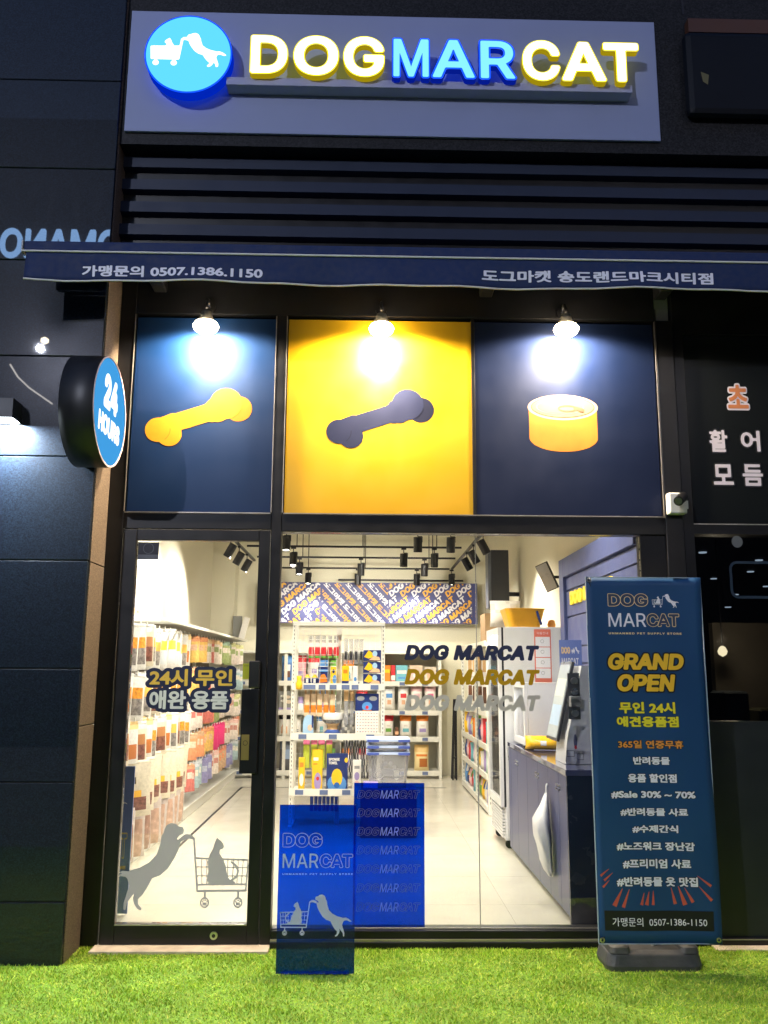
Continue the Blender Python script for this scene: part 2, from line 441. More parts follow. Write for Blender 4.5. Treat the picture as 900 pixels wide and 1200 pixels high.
_cart += _ring(503, 903, 21, 3.5) + _ring(680, 903, 21, 3.5) + _pads(503, 903) + _pads(680, 903)
def _norm(polys, strokes, w=0, cells=60, mirror=False):
    sx = -1 if mirror else 1
    P = [[(sx * x, -y) for x, y in p] for p in polys]; St = [((sx * p[0], -p[1]), (sx * q[0], -q[1]), r) for p, q, r in strokes]
    xs = [a for p in P for a, b in p] + [a for p, q, r in St for a in (p[0] - r, p[0] + r, q[0] - r, q[0] + r)]
    zs = [b for p in P for a, b in p] + [b for p, q, r in St for b in (p[1] - r, p[1] + r, q[1] - r, q[1] + r)]
    lo = np.array((min(xs), min(zs))); hi = np.array((max(xs), max(zs)))
    g = shape_geo(poly_segs(P) if P else np.zeros((0, 2, 2)), w, (hi[1] - lo[1]) / cells, St)
    return ((g[0] - lo) / (hi - lo), g[1], (g[2] - lo) / (hi - lo))
LOGO = _norm([_dog, _cat], _cart, cells=110)
LOGO_M = _norm([_dog, _cat], _cart, cells=80, mirror=True)
LOGO_S = _norm([_dog, _cat, [(450, 706), (728, 714), (722, 850), (462, 852)]], _cart, w=7, cells=40, mirror=True)
def poly2d(pts):
    """flat polygon geo from a list of points"""
    P = np.array(pts, float); n = len(P)
    return (P, [tuple(range(n))], np.array([[P[i], P[(i + 1) % n]] for i in range(n)]))

# =================================================================== THE SETTING
def rot_z(a): return Matrix.Rotation(a, 3, 'Z')
b = MB(); b.box(-60, 60, -60, 60, -.35, -.02, mat('paving', (.10, .10, .10), .7, var=.15, scale=3, bump=.3)); struct('ground', b)
b = MB(); b.box(-8, 8, -3.4, -.015, -.02, .004, TURFB); struct('turf_base', b)
# artificial turf: blades over a backing
def turf():
    rng = np.random.default_rng(3)
    n = 230000
    x = rng.uniform(-2.9, 3.1, n); y = -.03 - 2.3 * rng.uniform(0, 1, n) ** 1.35
    k = ~((x < -1.54) & (y > -.33)); x = x[k]; y = y[k]; n = len(x)
    h = rng.uniform(.007, .016, n); a = rng.uniform(0, 2 * np.pi, n); wd = rng.uniform(.0016, .0030, n)
    lx = rng.normal(0, .009, n); ly = rng.normal(-.002, .009, n)
    clump = np.sin(x * 9 + np.sin(y * 7) * 2) * np.sin(y * 11 + np.sin(x * 5)) * .004
    V = np.zeros((n, 3, 3))
    V[:, 0] = np.stack([x - np.cos(a) * wd, y - np.sin(a) * wd, np.full(n, .004)], 1)
    V[:, 1] = np.stack([x + np.cos(a) * wd, y + np.sin(a) * wd, np.full(n, .004)], 1)
    V[:, 2] = np.stack([x + lx, y + ly, .004 + h + clump], 1)
    me = bpy.data.meshes.new('turf'); me.vertices.add(3 * n); me.vertices.foreach_set('co', V.ravel())
    me.loops.add(3 * n); me.loops.foreach_set('vertex_index', np.arange(3 * n))
    me.polygons.add(n); me.polygons.foreach_set('loop_start', np.arange(0, 3 * n, 3)); me.polygons.foreach_set('material_index', rng.integers(0, 4, n))
    for i, c in enumerate([(.20, .40, .02), (.31, .49, .03), (.43, .56, .05), (.54, .57, .10)]):
        me.materials.append(mat('turf_blade_%d' % i, c, .55, var=.25, scale=4, spec=.3))
    me.update(); me.validate()
    o = bpy.data.objects.new('turf', me); sc.collection.objects.link(o)
    tag(o, 'bright green artificial turf in front of the shop', 'grass', kind='stuff')
turf()
# shop interior shell
b = MB(); b.box(-2.3, 1.9, .03, 8.15, -.1, .006, mat('grout', (.40, .37, .30), .7)); fl_ = struct('floor', b)
_tm = {}
for i in range(6):
    for j in range(11):
        x0 = -2.265 + i * .80; y0 = .055 + j * .80; x1 = min(x0 + .80, 1.848); y1 = min(y0 + .80, 8.095)
        if x1 - x0 < .05 or y1 - y0 < .05: continue
        b = MB(); b.box(x0 + .0012, x1 - .0012, y0 + .0012, y1 - .0012, .0, .008 , TILE); b.build('tile', fl_)
b = MB(); b.box(-2.45, -2.27, .03, 8.3, 0, 3.8, CREAM); struct('wall_left', b)
b = MB(); b.box(-2.27, 1.95, 8.1, 8.3, 0, 3.8, CREAM); struct('wall_back', b)
b = MB(); b.box(1.85, 1.93, .03, 8.1, 0, 3.8, CREAM); struct('wall_right', b)
b = MB(); b.box(-2.45, 1.93, .03, 8.3, 3.8, 3.9, mat('ceiling_paint', (.70, .66, .52), .8)); struct('ceiling', b)
b = MB(); b.box(-2.27, -1.93, 7.75, 8.1, 0, 3.8, CREAM); struct('wall_column', b)
b = MB(); b.box(-1.592, -1.568, .05, 6.66, .008, .0105, BLK); b.box(-1.568, 1.1, 6.648, 6.672, .008, .0105, BLK); struct('floor_line', b)
# building body above and around the shop
b = MB(); b.box(-1.55, 4.6, .06, .3, 2.38, 4.25, mat('dark_render', (.02, .02, .024), .6)); b.box(-1.55, 4.6, -.10, .3, 4.16, 4.70, STONE); b.box(-1.54, 4.6, -.278, .3, 4.70, 7.5, STONE)
b.box(-2.45, -1.55, .06, .3, 0, 7.5, STONE); b.box(-9, -2.45, .2, .5, 0, 7.5, STONE); b.box(4.6, 9, .0, .5, 0, 7.5, STONE); b.box(-9, 9, .3, 11, 7.3, 7.5, STONE)
o = b.build('building_shell', label='dark stone upper storey of the building behind the shop signs', cat='building')
for X in (2.02,):
    jb = MB(); jb.box(X, X + .012, -.281, -.279, 5.7, 7.5, BLK); jb.build('joint', o)

# granite wall at the left, slab by slab
t = thing('granite_wall', 'polished dark granite wall standing proud beside the shop door', 'wall', (-3, -.16, 0))
b = MB(); b.box(-6.3, -1.556, -.31, .06, 0, 7.4, mat('joint_mortar', (.05, .05, .05), .8)); b.build('backing', t)
zs = [0, .313, .911, 1.508, 2.103, 2.70, 3.30, 3.90, 4.50, 5.10, 5.70, 6.30, 6.90, 7.4]
xs = [-1.545, -2.78, -3.98, -5.18, -6.3]
for i in range(len(zs) - 1):
    for j in range(len(xs) - 1):
        b = MB(); b.box(xs[j + 1] + .003, xs[j] - (.003 if j else 0), -.32, -.29, zs[i] + .003, zs[i + 1] - .003, GRANF, ch=.003)
        b.build('slab', t)
zr = [0, 1.20, 2.10, 3.0, 3.9, 4.8, 5.7, 7.4]
for i in range(len(zr) - 1):
    b = MB(); b.box(-1.558, -1.541, -.287, -.004, zr[i] + .003, zr[i + 1] - .003, GRANB, ch=.002); b.build('return_slab', t)

# =================================================================== SHOP FRONT FRAME
t = thing('shop_front_frame', 'black metal frame of the pet shop front with posts and cross rails', 'shop frame', (0, 0, 0))
def part(name, parent, *boxes, m=BLACKM, bevel=0, **k):
    b = MB()
    for q in boxes: b.box(*q, m, **k)
    return b.build(name, parent, bevel=bevel)
part('post', t, (-1.54, -1.445, -.03, .08, .0, 4.16), bevel=.004)
part('post', t, (-.562, -.502, -.03, .08, .0, 3.70), bevel=.004)
part('post', t, (.656, .676, -.012, .05, 2.44, 3.70), bevel=.002)
part('post', t, (1.822, 1.93, -.03, .08, .0, 3.70), bevel=.004)
part('rail', t, (-1.445, -.562, -.028, .08, 2.335, 2.43), bevel=.004)
part('rail', t, (-.502, 1.822, -.028, .08, 2.325, 2.43), bevel=.004)
part('rail', t, (-1.445, 1.822, -.026, .08, 3.70, 4.16), bevel=.004)
part('sill', t, (-.50, 1.822, -.035, .09, .052, .094), bevel=.004)
part('sill', t, (-.50, 1.822, -.055, .09, .0, .040), bevel=.004)
for q in ((-.50, 1.822, -.045, .05, .0405, .0515), ):
    part('sill_trim', t, q, m=ALU)
part('window_jamb', t, (1.665, 1.82, -.012, .07, .095, 2.324))
for x in (-.4985, 1.8125): part('bead', t, (x - .002, x + .002, -.034, -.03, 2.44, 3.69), m=ALU)
part('bead', t, (-1.4455, -1.4415, -.034, -.028, 2.44, 3.69), m=ALU); part('bead', t, (-.5685, -.5645, -.034, -.028, 2.44, 3.69), m=ALU)
part('bead', t, (-.492, 1.82, -.034, -.028, 2.432, 2.437), m=ALU)
part('bead', t, (-1.44, -.57, -.034, -.028, 2.432, 2.437), m=ALU)
b = MB(); b.box(-1.46, -.50, -.14, .10, -.01, .022, mat('threshold_stone', (.55, .46, .36), .6, var=.2, scale=14), ch=.004)
b.build('threshold', label='worn pale stone threshold under the glass door', cat='threshold')
b = MB(); b.box(1.95, 4.5, -.10, .02, -.01, .016, mat('threshold_stone', (.55, .46, .36)), ch=.004)
b.build('threshold', label='pale stone edging strip below the dark neighbouring shop front', cat='threshold')

# =================================================================== THREE PICTURE PANELS
def px_panel(name, x0, x1, z0, z1, m, label):
    t = thing(name, label, 'sign panel', ((x0 + x1) / 2, 0, z0))
    part('board', t, (x0, x1, -.006, .02, z0, z1), m=m)
    return t
def bone(t, x0, z0, k, m, m2):
    def c(px, py): return (x0 + px * k, z0 - py * k)
    S = [(c(29, 46), c(88, 26), .056), (c(78, 30), c(92, 22), .066), (c(84, 27), c(92, 22), .080), (c(32, 45), c(18, 51), .064), (c(93.5, 19.6), c(94, 19.6), .098), (c(14, 53), c(14.5, 53), .076), (c(28, 58.5), c(28.5, 58.5), .074)]
    S2 = [(c(109, 26), c(109.5, 26), .080)]
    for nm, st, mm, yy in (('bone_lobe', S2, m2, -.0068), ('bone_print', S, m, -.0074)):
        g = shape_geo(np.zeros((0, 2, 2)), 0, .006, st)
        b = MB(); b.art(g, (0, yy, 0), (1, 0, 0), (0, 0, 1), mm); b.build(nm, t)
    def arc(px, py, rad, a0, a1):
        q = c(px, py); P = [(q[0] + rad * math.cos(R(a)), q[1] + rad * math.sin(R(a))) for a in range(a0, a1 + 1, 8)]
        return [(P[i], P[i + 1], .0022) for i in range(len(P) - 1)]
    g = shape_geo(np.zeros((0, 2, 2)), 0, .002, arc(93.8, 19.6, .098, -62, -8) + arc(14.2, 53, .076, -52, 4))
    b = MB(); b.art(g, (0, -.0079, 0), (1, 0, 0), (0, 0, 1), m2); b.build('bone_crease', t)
t = px_panel('picture_panel', -1.436, -.572, 2.44, 3.68, PBLUE, 'dark blue panel with a yellow bone above the glass door')
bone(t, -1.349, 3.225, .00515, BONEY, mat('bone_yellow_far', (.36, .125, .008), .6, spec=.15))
t = px_panel('picture_panel', -.491, .655, 2.44, 3.68, PYEL, 'bright yellow panel with a navy bone above the shop window')
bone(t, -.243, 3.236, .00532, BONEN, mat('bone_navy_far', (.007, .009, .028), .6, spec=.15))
t = px_panel('picture_panel', .677, 1.810, 2.44, 3.68, PNAVY, 'dark navy panel with an orange food can above the shop window')
def ell(cx, cz, a, c, n=40, t0=0, t1=2 * math.pi): return [(cx + a * math.cos(t0 + (t1 - t0) * k / n), cz + c * math.sin(t0 + (t1 - t0) * k / n)) for k in range(n + (0 if abs(t1 - t0 - 2 * math.pi) < 1e-6 else 1))]
def flat(t, nm, pts, m, y, depth=.0):
    y = -.0066 + (y + .0085) * .3
    b = MB(); b.art(poly2d(pts), (0, y, 0), (1, 0, 0), (0, 0, 1), m, depth=depth); return b.build(nm, t)
CANO = mat('can_orange', (.42, .15, .022), .5, spec=.2, var=.14, scale=5); CANT = mat('can_top', (.26, .17, .11), .5, spec=.2, var=.12, scale=8); CANR = mat('can_rim', (.42, .29, .19), .5, spec=.2); CAND = mat('can_shade', (.16, .08, .05), .5, spec=.2)
flat(t, 'can_body', ell(1.222, 2.93, .212, .088, 40, math.pi, 2 * math.pi) + ell(1.222, 3.11, .212, .07, 40, 0, math.pi), CANO, -.0085)
flat(t, 'can_rim', ell(1.222, 3.125, .219, .082), CANR, -.010)
flat(t, 'can_groove', ell(1.222, 3.128, .200, .070), CAND, -.0115)
flat(t, 'can_lid', ell(1.222, 3.128, .193, .065), CANT, -.013)
flat(t, 'lid_ring', ell(1.205, 3.128, .150, .048), CANR, -.0145)
flat(t, 'lid_recess', ell(1.205, 3.128, .143, .044), CANT, -.016)
b = MB(); g = shape_geo(np.zeros((0, 2, 2)), 0, .003, [((1.25 + .055 * math.cos(a), 3.118 + .018 * math.sin(a)), (1.25 + .055 * math.cos(a + .45), 3.118 + .018 * math.sin(a + .45)), .005) for a in np.arange(0, 6.3, .45)] + [((1.30, 3.12), (1.345, 3.108), .012)])
b.art(g, (0, -.0096, 0), (1, 0, 0), (0, 0, 1), CAND); b.build('ring_pull', t)

# =================================================================== LAMPS OVER THE PANELS
BULB = emis('bulb_glow', (1, .80, .50), 70)
for x, zc, lab in ((-.985, 3.575, 'outdoor spot lamp over the blue yellow-bone panel'), (.088, 3.575, 'outdoor spot lamp over the yellow panel'), (1.228, 3.590, 'outdoor spot lamp over the navy food-can panel')):
    t = thing('wall_lamp', lab, 'lamp', (x, -.02, 3.70), 'spot lamps over the picture panels')
    b = MB(); b.cyl((x, -.03, 3.735), (x, -.045, 3.735), .035, BLACKM, 16); b.build('mount', t)
    b = MB(); b.tube([(x, -.045, 3.735), (x, -.09, 3.765), (x, -.13, 3.745), (x, -.14, 3.69)], .009, BLACKM, 8); b.build('arm', t, smooth=True)
    b = MB(); b.lathe([(.018, .095), (.030, .09), (.038, .06), (.055, .026), (.057, .020), (.050, .022), (.030, .055)], (x, -.14, zc), mat('lamp_enamel', (.35, .33, .30), .35), 20); b.build('lamp_shade', t, smooth=True)
    b = MB(); b.lathe([(.001, -.052), (.038, -.046), (.068, -.026), (.078, -.002), (.066, .018), (.045, .030), (.02, .040)], (x, -.14, zc), BULB, 16); b.build('bulb', t, smooth=True)
    lamp('SPOT', 'lamp_light', (x, -.138, zc - .060), 320, (1, .82, .56), spot_size=R(168), spot_blend=.2, shadow_soft_size=.04, aim=(x, .12, zc - .35))

# =================================================================== SIDING, SIGN BOARD, CHANNEL LETTERS
t = thing('corrugated_siding', 'dark corrugated metal siding between the sign board and the awning', 'siding', (1, -.12, 4.0))
part('backing', t, (-1.54, 4.5, -.125, -.1, 3.98, 4.70), m=BLACKM)
for k in range(5):
    z = 3.99 + k * .152
    b = MB(); v = []
    for x in (-1.54, 4.5): v += [(x, -.128, z), (x, -.175, z + .012), (x, -.175, z + .082), (x, -.128, z + .096)]
    b.add(v, [(0, 1, 5, 4), (1, 2, 6, 5), (2, 3, 7, 6), (0, 4, 7, 3), (0, 3, 2, 1), (4, 5, 6, 7)], SLAT); b.build('slat', t)

t = thing('sign_board', 'long grey-white sign board carrying the lit DOGMARCAT letters', 'sign board', (.15, -.28, 4.77))
part('board', t, (-1.512, 1.826, -.30, -.279, 4.775, 5.62), m=BOARD, bevel=.004)
part('raceway', t, (-.88, 1.63, -.394, -.301, 5.04, 5.092), m=mat('raceway', (.33, .35, .54), .6), bevel=.003)
EY1 = emis('letter_yellow_edge', lin((252, 236, 40)), 1.5); EY2 = emis('letter_yellow_core', (1, .98, .72), 2.6); EY3 = emis('letter_yellow_side', lin((205, 178, 20)), .55)
EB1 = emis('letter_blue_edge', lin((20, 80, 255)), 1.6); EB2 = emis('letter_blue_core', lin((130, 225, 255)), 1.25); EB3 = emis('letter_blue_side', lin((10, 40, 190)), .5)
LET = [('D', -.733, -.499, 5.082, 5.352), ('O', -.470, -.187, 5.076, 5.356), ('G', -.164, .093, 5.074, 5.357), ('M', .138, .370, 5.074, 5.352), ('A', .376, .655, 5.074, 5.352), ('R', .672, .905, 5.074, 5.352), ('C', .938, 1.176, 5.072, 5.357), ('A', 1.180, 1.462, 5.074, 5.352), ('T', 1.440, 1.668, 5.074, 5.352)]
for k, (ch, x0, x1, z0, z1) in enumerate(LET):
    e1, e2, e3 = (EB1, EB2, EB3) if 3 <= k <= 5 else (EY1, EY2, EY3)
    lw = .035; b = MB()
    text(b, ch, x0, x1, z0, z1, -.44, e1, w=lw, fitw=lw, font='I', cells=44)
    o = b.build('letter', t)
    b = MB(); g = text_geo(ch, lw, 'I', 44, 0, 1.0, lw); E_ = g[2]
    A = np.array((x0, 0, z0)) + E_[:, 0, :1] * np.array((x1 - x0, 0, 0)) + E_[:, 0, 1:2] * np.array((0, 0, z1 - z0))
    Bq = np.array((x0, 0, z0)) + E_[:, 1, :1] * np.array((x1 - x0, 0, 0)) + E_[:, 1, 1:2] * np.array((0, 0, z1 - z0))
    y1, y2 = np.array((0, -.438, 0)), np.array((0, -.395, 0)); n = len(A)
    b.add(np.concatenate([A + y1, Bq + y1, Bq + y2, A + y2]), [(i, n + i, 2 * n + i, 3 * n + i) for i in range(n)], e3); b.build('letter_side', o)
    b = MB(); text(b, ch, x0, x1, z0, z1, -.4415, e2, w=lw - (.020 if k in (3, 4, 5) else .014), fitw=lw, font='I', cells=44); b.build('letter_face', o)
t = thing('round_logo_sign', 'lit round cyan sign with white dog and trolley logo beside the DOG letters', 'round sign', (-1.11, -.37, 4.95))
cx, cz, rr = -1.113, 5.223, .268
b = MB(); b.lathe([(rr, -.345), (rr, -.415), (rr - .004, -.42)], (cx, 0, cz), emis('drum_blue', lin((0, 45, 215)), .7), 64, axis='y'); b.build('drum', t, smooth=True)
b = MB(); b.art(poly2d(ell(cx, cz, rr, rr, 64)), (0, -.4205, 0), (1, 0, 0), (0, 0, 1), emis('face_edge', lin((20, 80, 255)), 1.4)); b.build('face_edge', t)
b = MB(); b.art(poly2d(ell(cx, cz, rr - .010, rr - .010, 64)), (0, -.422, 0), (1, 0, 0), (0, 0, 1), emis('face_cyan', lin((95, 212, 248)), 1.15)); b.build('face', t)
b = MB(); b.art(LOGO_S, (cx - .228, -.4235, cz - .085), (.456, 0, 0), (0, 0, .225), emis('logo_white', (1, 1, 1), 1.6)); b.build('logo_print', t)

# the neighbour's unlit box sign
t = thing('neighbour_box_sign', 'dark unlit box sign with an orange top band at the upper right', 'box sign', (2.6, -.3, 4.9))
part('box', t, (1.99, 3.3, -.36, -.28, 4.93, 5.52), m=mat('unlit_box', (.0025, .004, .008), .5, var=.2, spec=.2), bevel=.04)
part('band', t, (2.03, 3.3, -.34, -.28, 5.522, 5.62), m=mat('band_rust', (.06, .022, .012), .5))
b = MB(); b.art(_norm([[(0, 0), (30, 8), (24, 34), (6, 26)]], []), (2.08, -.3625, 5.13), (.05, 0, 0), (0, 0, .09), mat('dim_yellow', (.10, .09, .04), .6)); b.build('print_patch', t)

# =================================================================== AWNING
t = thing('awning', 'retracted navy awning with white Korean lettering along its front flap', 'awning', (.3, -.3, 3.63))
AX0, AX1 = -1.93, 3.6
WHP = mat('white_piping', (.70, .68, .68), .5)
part('cassette', t, (-1.5, AX1, -.135, -.02, 4.00, 4.12), m=mat('awning_case', (.05, .05, .06), .4), bevel=.01)
b = MB(); v = [(AX0 + .02, -.13, 4.09), (AX1, -.13, 4.09), (AX1, -.60, 3.875), (AX0 + .02, -.60, 3.875)]
b.add(v + [(p[0], p[1], p[2] - .004) for p in v], [(0, 1, 2, 3), (7, 6, 5, 4), (0, 3, 7, 4), (1, 5, 6, 2), (3, 2, 6, 7), (0, 4, 5, 1)], AWN); b.build('canopy', t)
part('front_bar', t, (AX0, AX1, -.615, -.565, 3.808, 3.872), m=AWN, bevel=.012)
part('end_cap', t, (AX0 - .012, AX0 - .001, -.617, -.563, 3.800, 3.874), m=mat('end_cap', (.30, .30, .32), .4), bevel=.004)
b = MB(); b.cyl((AX0, -.619, 3.806), (AX1, -.619, 3.806), .006, WHP, 8); b.build('piping', t)
# hanging flap with a gentle wave
N = 150; b = MB(); vs = []
for i in range(N + 1):
    x = AX0 + .02 + (AX1 - AX0 - .02) * i / N
    for j in range(7):
        s = j / 6; off = .016 * s * math.sin(x * 5.1) + .008 * s * math.sin(x * 12.7 + 1)
        sag = .012 * s * math.sin(x * 1.9 + .6) * .5
        vs.append((x, -.613 - off, 3.806 - .170 * s - sag))
fs = [(i * 7 + j, (i + 1) * 7 + j, (i + 1) * 7 + j + 1, i * 7 + j + 1) for i in range(N) for j in range(6)]
b.add(vs, fs, AWN); val = b.build('valance', t, smooth=True)
_s = val.modifiers.new('t', 'SOLIDIFY'); _s.thickness = .002; _s.offset = 0
b = MB(); b.tube([(vs[i * 7 + 6][0], vs[i * 7 + 6][1] - .001, vs[i * 7 + 6][2]) for i in range(0, N + 1, 3)], .0055, WHP, 6); b.build('hem', val)
def on_valance(mb):
    out = []
    for x, y, z in mb.v:
        s = (3.806 - z) / .170
        out.append((x, -.6165 - .016 * s * math.sin(x * 5.1) - .008 * s * math.sin(x * 12.7 + 1) - .0015, z))
    mb.v = out
AWT = mat('awning_print', (.80, .80, .90), .6, var=0)
b = MB(); text(b, '가맹문의 0507.1386.1150', -1.597, -.588, 3.662, 3.728, 0, AWT, w=.035, cells=20); on_valance(b); b.build('lettering', val)
b = MB(); text(b, '도그마캣 송도랜드마크시티점', .643, 1.96, 3.668, 3.738, 0, AWT, w=.035, cells=20); on_valance(b); b.build('lettering', val)
LIGHTG = mat('arm_metal', (.55, .54, .50), .35, .3)
for x0, xe, xf in ((-1.30, -.35, -.95), (2.9, 2.05, 1.32)):
    b = MB(); b.tube([(x0, -.09, 3.97), (xe, -.34, 3.90), (xf, -.57, 3.82)], .016, LIGHTG, 10); b.cyl((xe, -.34, 3.87), (xe, -.34, 3.93), .026, LIGHTG, 12); b.build('folding_arm', t)
for x in (-.95, 1.32):
    b = MB(); b.box(x - .035, x + .035, -.60, -.54, 3.775, 3.807, LIGHTG, ch=.006); b.build('bracket', t)
b = MB(); b.cyl((-1.42, -.30, 3.905), (3.5, -.30, 3.905), .022, LIGHTG, 12); b.build('roller_tube', t)
for x in (-1.3, .75, 1.86):
    b = MB(); b.box(x - .04, x + .04, -.16, -.02, 3.84, 3.96, DARKM, ch=.006); b.cyl((x, -.165, 3.9), (x, -.16, 3.9), .014, LIGHTG, 10); b.build('wall_bracket', t)

# =================================================================== PROJECTING 24-HOUR SIGN AND GRANITE WALL LAMP
t = thing('projecting_sign', 'black drum sign with a lit blue face projecting from the wall', 'projecting sign', (-1.45, -.4, 2.6))
pc, pr_ = (-1.432, -.465, 2.92), .310
b = MB(); b.lathe([(pr_ - .02, -.185), (pr_, -.18), (pr_, -.004), (pr_ - .003, 0)], pc, mat('drum_black', (.010, .010, .012), .45, var=.1), 64, axis='x'); b.build('drum', t, smooth=True)
b = MB(); b.lathe([(pr_ - .001, .0), (pr_ - .001, .003), (pr_ - .010, .003), (pr_ - .010, -.004)], pc, mat('trim_pink', (.55, .42, .42), .4), 64, axis='x'); b.build('face_trim', t)
def disc_x(r, x, m, n=64):
    b = MB(); b.add([(x, pc[1] + r * math.cos(2 * math.pi * k / n), pc[2] + r * math.sin(2 * math.pi * k / n)) for k in range(n)], [tuple(range(n))], m); return b
disc_x(pr_ - .011, pc[0] - .001, emis('p_face', lin((70, 165, 235)), .95)).build('face', t)
PW = emis('p_white', (.86, .95, 1), 1.6)
b = MB(); text(b, '24', -.13, .13, .0, .20, 0, PW, w=.06, font='I', cells=30, U=(0, 1, 0), V=(0, 0, 1), O=(pc[0] + .0015, pc[1], pc[2])); b.build('lettering', t)
b = MB(); text(b, 'HOURS', -.20, .20, -.15, -.035, 0, PW, w=.06, font='I', cells=24, U=(0, 1, 0), V=(0, 0, 1), O=(pc[0] + .0015, pc[1], pc[2])); b.build('lettering', t)
for z in (2.83, 3.02):
    b = MB(); b.tube([(-1.50, -.17, z), (-1.50, -.03, z)], .010, DARKM, 8); b.box(-1.53, -1.47, -.04, -.028, z - .03, z + .03, DARKM); b.build('bracket', t)
disc_x(pr_ - .021, pc[0] - .186, BLACKM).build('back_face', t)
t = thing('wall_lamp', 'dark box lamp throwing white light down the granite wall', 'wall lamp', (-2.06, -.40, 2.87))
b = MB(); v = [(-2.22, -.32, 2.885), (-1.975, -.32, 2.885), (-1.975, -.46, 2.885), (-2.22, -.46, 2.885), (-2.21, -.32, 3.005), (-1.985, -.32, 3.005), (-1.985, -.44, 3.005), (-2.21, -.44, 3.005)]
b.add(v, [(4, 7, 6, 5), (0, 1, 5, 4), (1, 2, 6, 5), (2, 3, 7, 6), (3, 0, 4, 7)], mat('lamp_black', (.02, .02, .022), .4, coat=.4)); b.build('housing', t)
b = MB(); b.box(-2.21, -1.985, -.45, -.325, 2.888, 2.896, emis('cool_led', (.85, .95, 1), 18)); b.build('diffuser', t)
lamp('AREA', 'granite_lamp_light', (-2.06, -.41, 2.88), 95, (.80, .92, 1), shape='RECTANGLE', size=.2, size_y=.1, aim=(-2.10, -.36, 0))
b = MB(); b.box(-1.66, -1.63, -.335, -.321, 2.05, 2.06, WHITEP)

# =================================================================== CCTV CAMERA
t = thing('security_camera', 'small black security camera on a white box beside the navy panel', 'camera', (1.875, -.06, 2.44))
part('junction_box', t, (1.825, 1.935, -.095, -.031, 2.445, 2.575), m=WHITEP, bevel=.010)
b = MB(); b.cyl((1.885, -.095, 2.535), (1.885, -.13, 2.54), .022, BLACKM, 14); b.cyl((1.885, -.12, 2.54), (1.855, -.165, 2.515), .014, BLACKM, 10); b.build('bracket', t)
b = MB(); b.cyl((1.905, -.115, 2.545), (1.838, -.215, 2.497), .029, BLACKM, 18); b.build('camera_body', t, smooth=False)
b = MB(); b.cyl((1.838, -.215, 2.497), (1.836, -.218, 2.4955), .021, mat('lens_glass', (.02, .02, .03), .05, coat=1), 18); b.build('lens', t)
part('side_clip', t, (1.936, 1.95, -.07, -.04, 2.48, 2.53), m=WHITEP)

# =================================================================== GLASS DOOR
t = thing('glass_door', 'black framed glass shop door with Korean lettering and a grey dog decal', 'door', (-1.0, -.01, .02))
part('stile', t, (-1.437, -1.357, -.036, .02, .024, 2.33), bevel=.004)
part('stile', t, (-.632, -.566, -.036, .02, .024, 2.33), bevel=.004)
part('top_rail', t, (-1.357, -.632, -.034, .018, 2.265, 2.33), bevel=.003)
part('bottom_rail', t, (-1.357, -.632, -.034, .018, .024, .128), bevel=.003)
b = MB(); b.box(-1.356, -.633, -.010, -.002, .129, 2.264, GLASS); b.build('pane', t)
part('lock_plate', t, (-.700, -.600, -.058, -.0365, .93, 1.40), bevel=.004)
part('lock_box', t, (-.662, -.600, -.066, -.0365, 1.405, 1.56), m=mat('lock_plastic', (.02, .02, .022), .3, coat=.5), bevel=.006)
b = MB(); b.box(-.692, -.648, -.0625, -.0583, 1.005, 1.145, mat('brass', (.42, .31, .10), .35, .7)); b.art(_norm([], _ring(0, 0, 10, 1.2)), (-.683, -.063, 1.085), (.028, 0, 0), (0, 0, .028), mat('engraving', (.08, .06, .02), .5)); b.build('brass_plate', t)
b = MB(); b.cyl((-.809, -.0345, .072), (-.809, -.046, .072), .021, STEEL, 20); b.cyl((-.809, -.046, .072), (-.809, -.048, .072), .010, DARKM, 12); b.build('floor_lock', t)
part('threshold_strip', t, (-1.357, -.632, -.038, -.035, .122, .127), m=ALU)
YD = -.0115
b = MB(); b.box(-1.350, -1.228, YD - .001, YD, 2.150, 2.255, mat('sticker_dark', (.02, .018, .03), .5)); b.box(-1.350, -1.228, YD - .0015, YD - .0005, 2.150, 2.180, mat('sticker_grey', (.12, .12, .15), .5)); b.art(_norm([], _ring(0, 0, 10, .6)), (-1.322, YD - .002, 2.185), (.065, 0, 0), (0, 0, .065), mat('sticker_ring', (.09, .09, .11), .5)); b.build('sticker', t)
b = MB(); b.box(-.705, -.640, YD - .001, YD, 1.455, 1.545, mat('note_yellow', (.50, .50, .02), .6)); text(b, '영업안내', -.698, -.65, 1.527, 1.538, YD - .0015, NAVP, cells=12); b.box(-.665, -.642, YD - .0018, YD - .0005, 1.460, 1.482, mat('note_teal', (.08, .25, .30), .5)); b.build('notice', t)
b = MB()
text(b, '24시 무인', -1.242, -.762, 1.414, 1.511, YD - .0005, NAVP, w=.23, fitw=.035, cells=34)
text(b, '애완 용품', -1.237, -.782, 1.282, 1.389, YD - .0008, NAVP, w=.21, fitw=.035, cells=34)
text(b, '24시 무인', -1.242, -.762, 1.414, 1.511, YD - .002, GOLDP, w=.035, cells=26)
text(b, '애완 용품', -1.237, -.782, 1.282, 1.389, YD - .002, GREYP, w=.035, cells=26)
b.build('lettering', t)
b = MB(); b.art(LOGO, (-1.395, YD - .001, .195), (.762, 0, 0), (0, 0, .462), DOGGREY)
b2 = MB()
for f, mi in zip(b.f, b.mi):
    if min(b.v[i][0] for i in f) > -1.3555 and max(b.v[i][0] for i in f) < -.634: b2.add([b.v[i] for i in f], [tuple(range(len(f)))], DOGGREY)
b2.build('dog_decal', t)

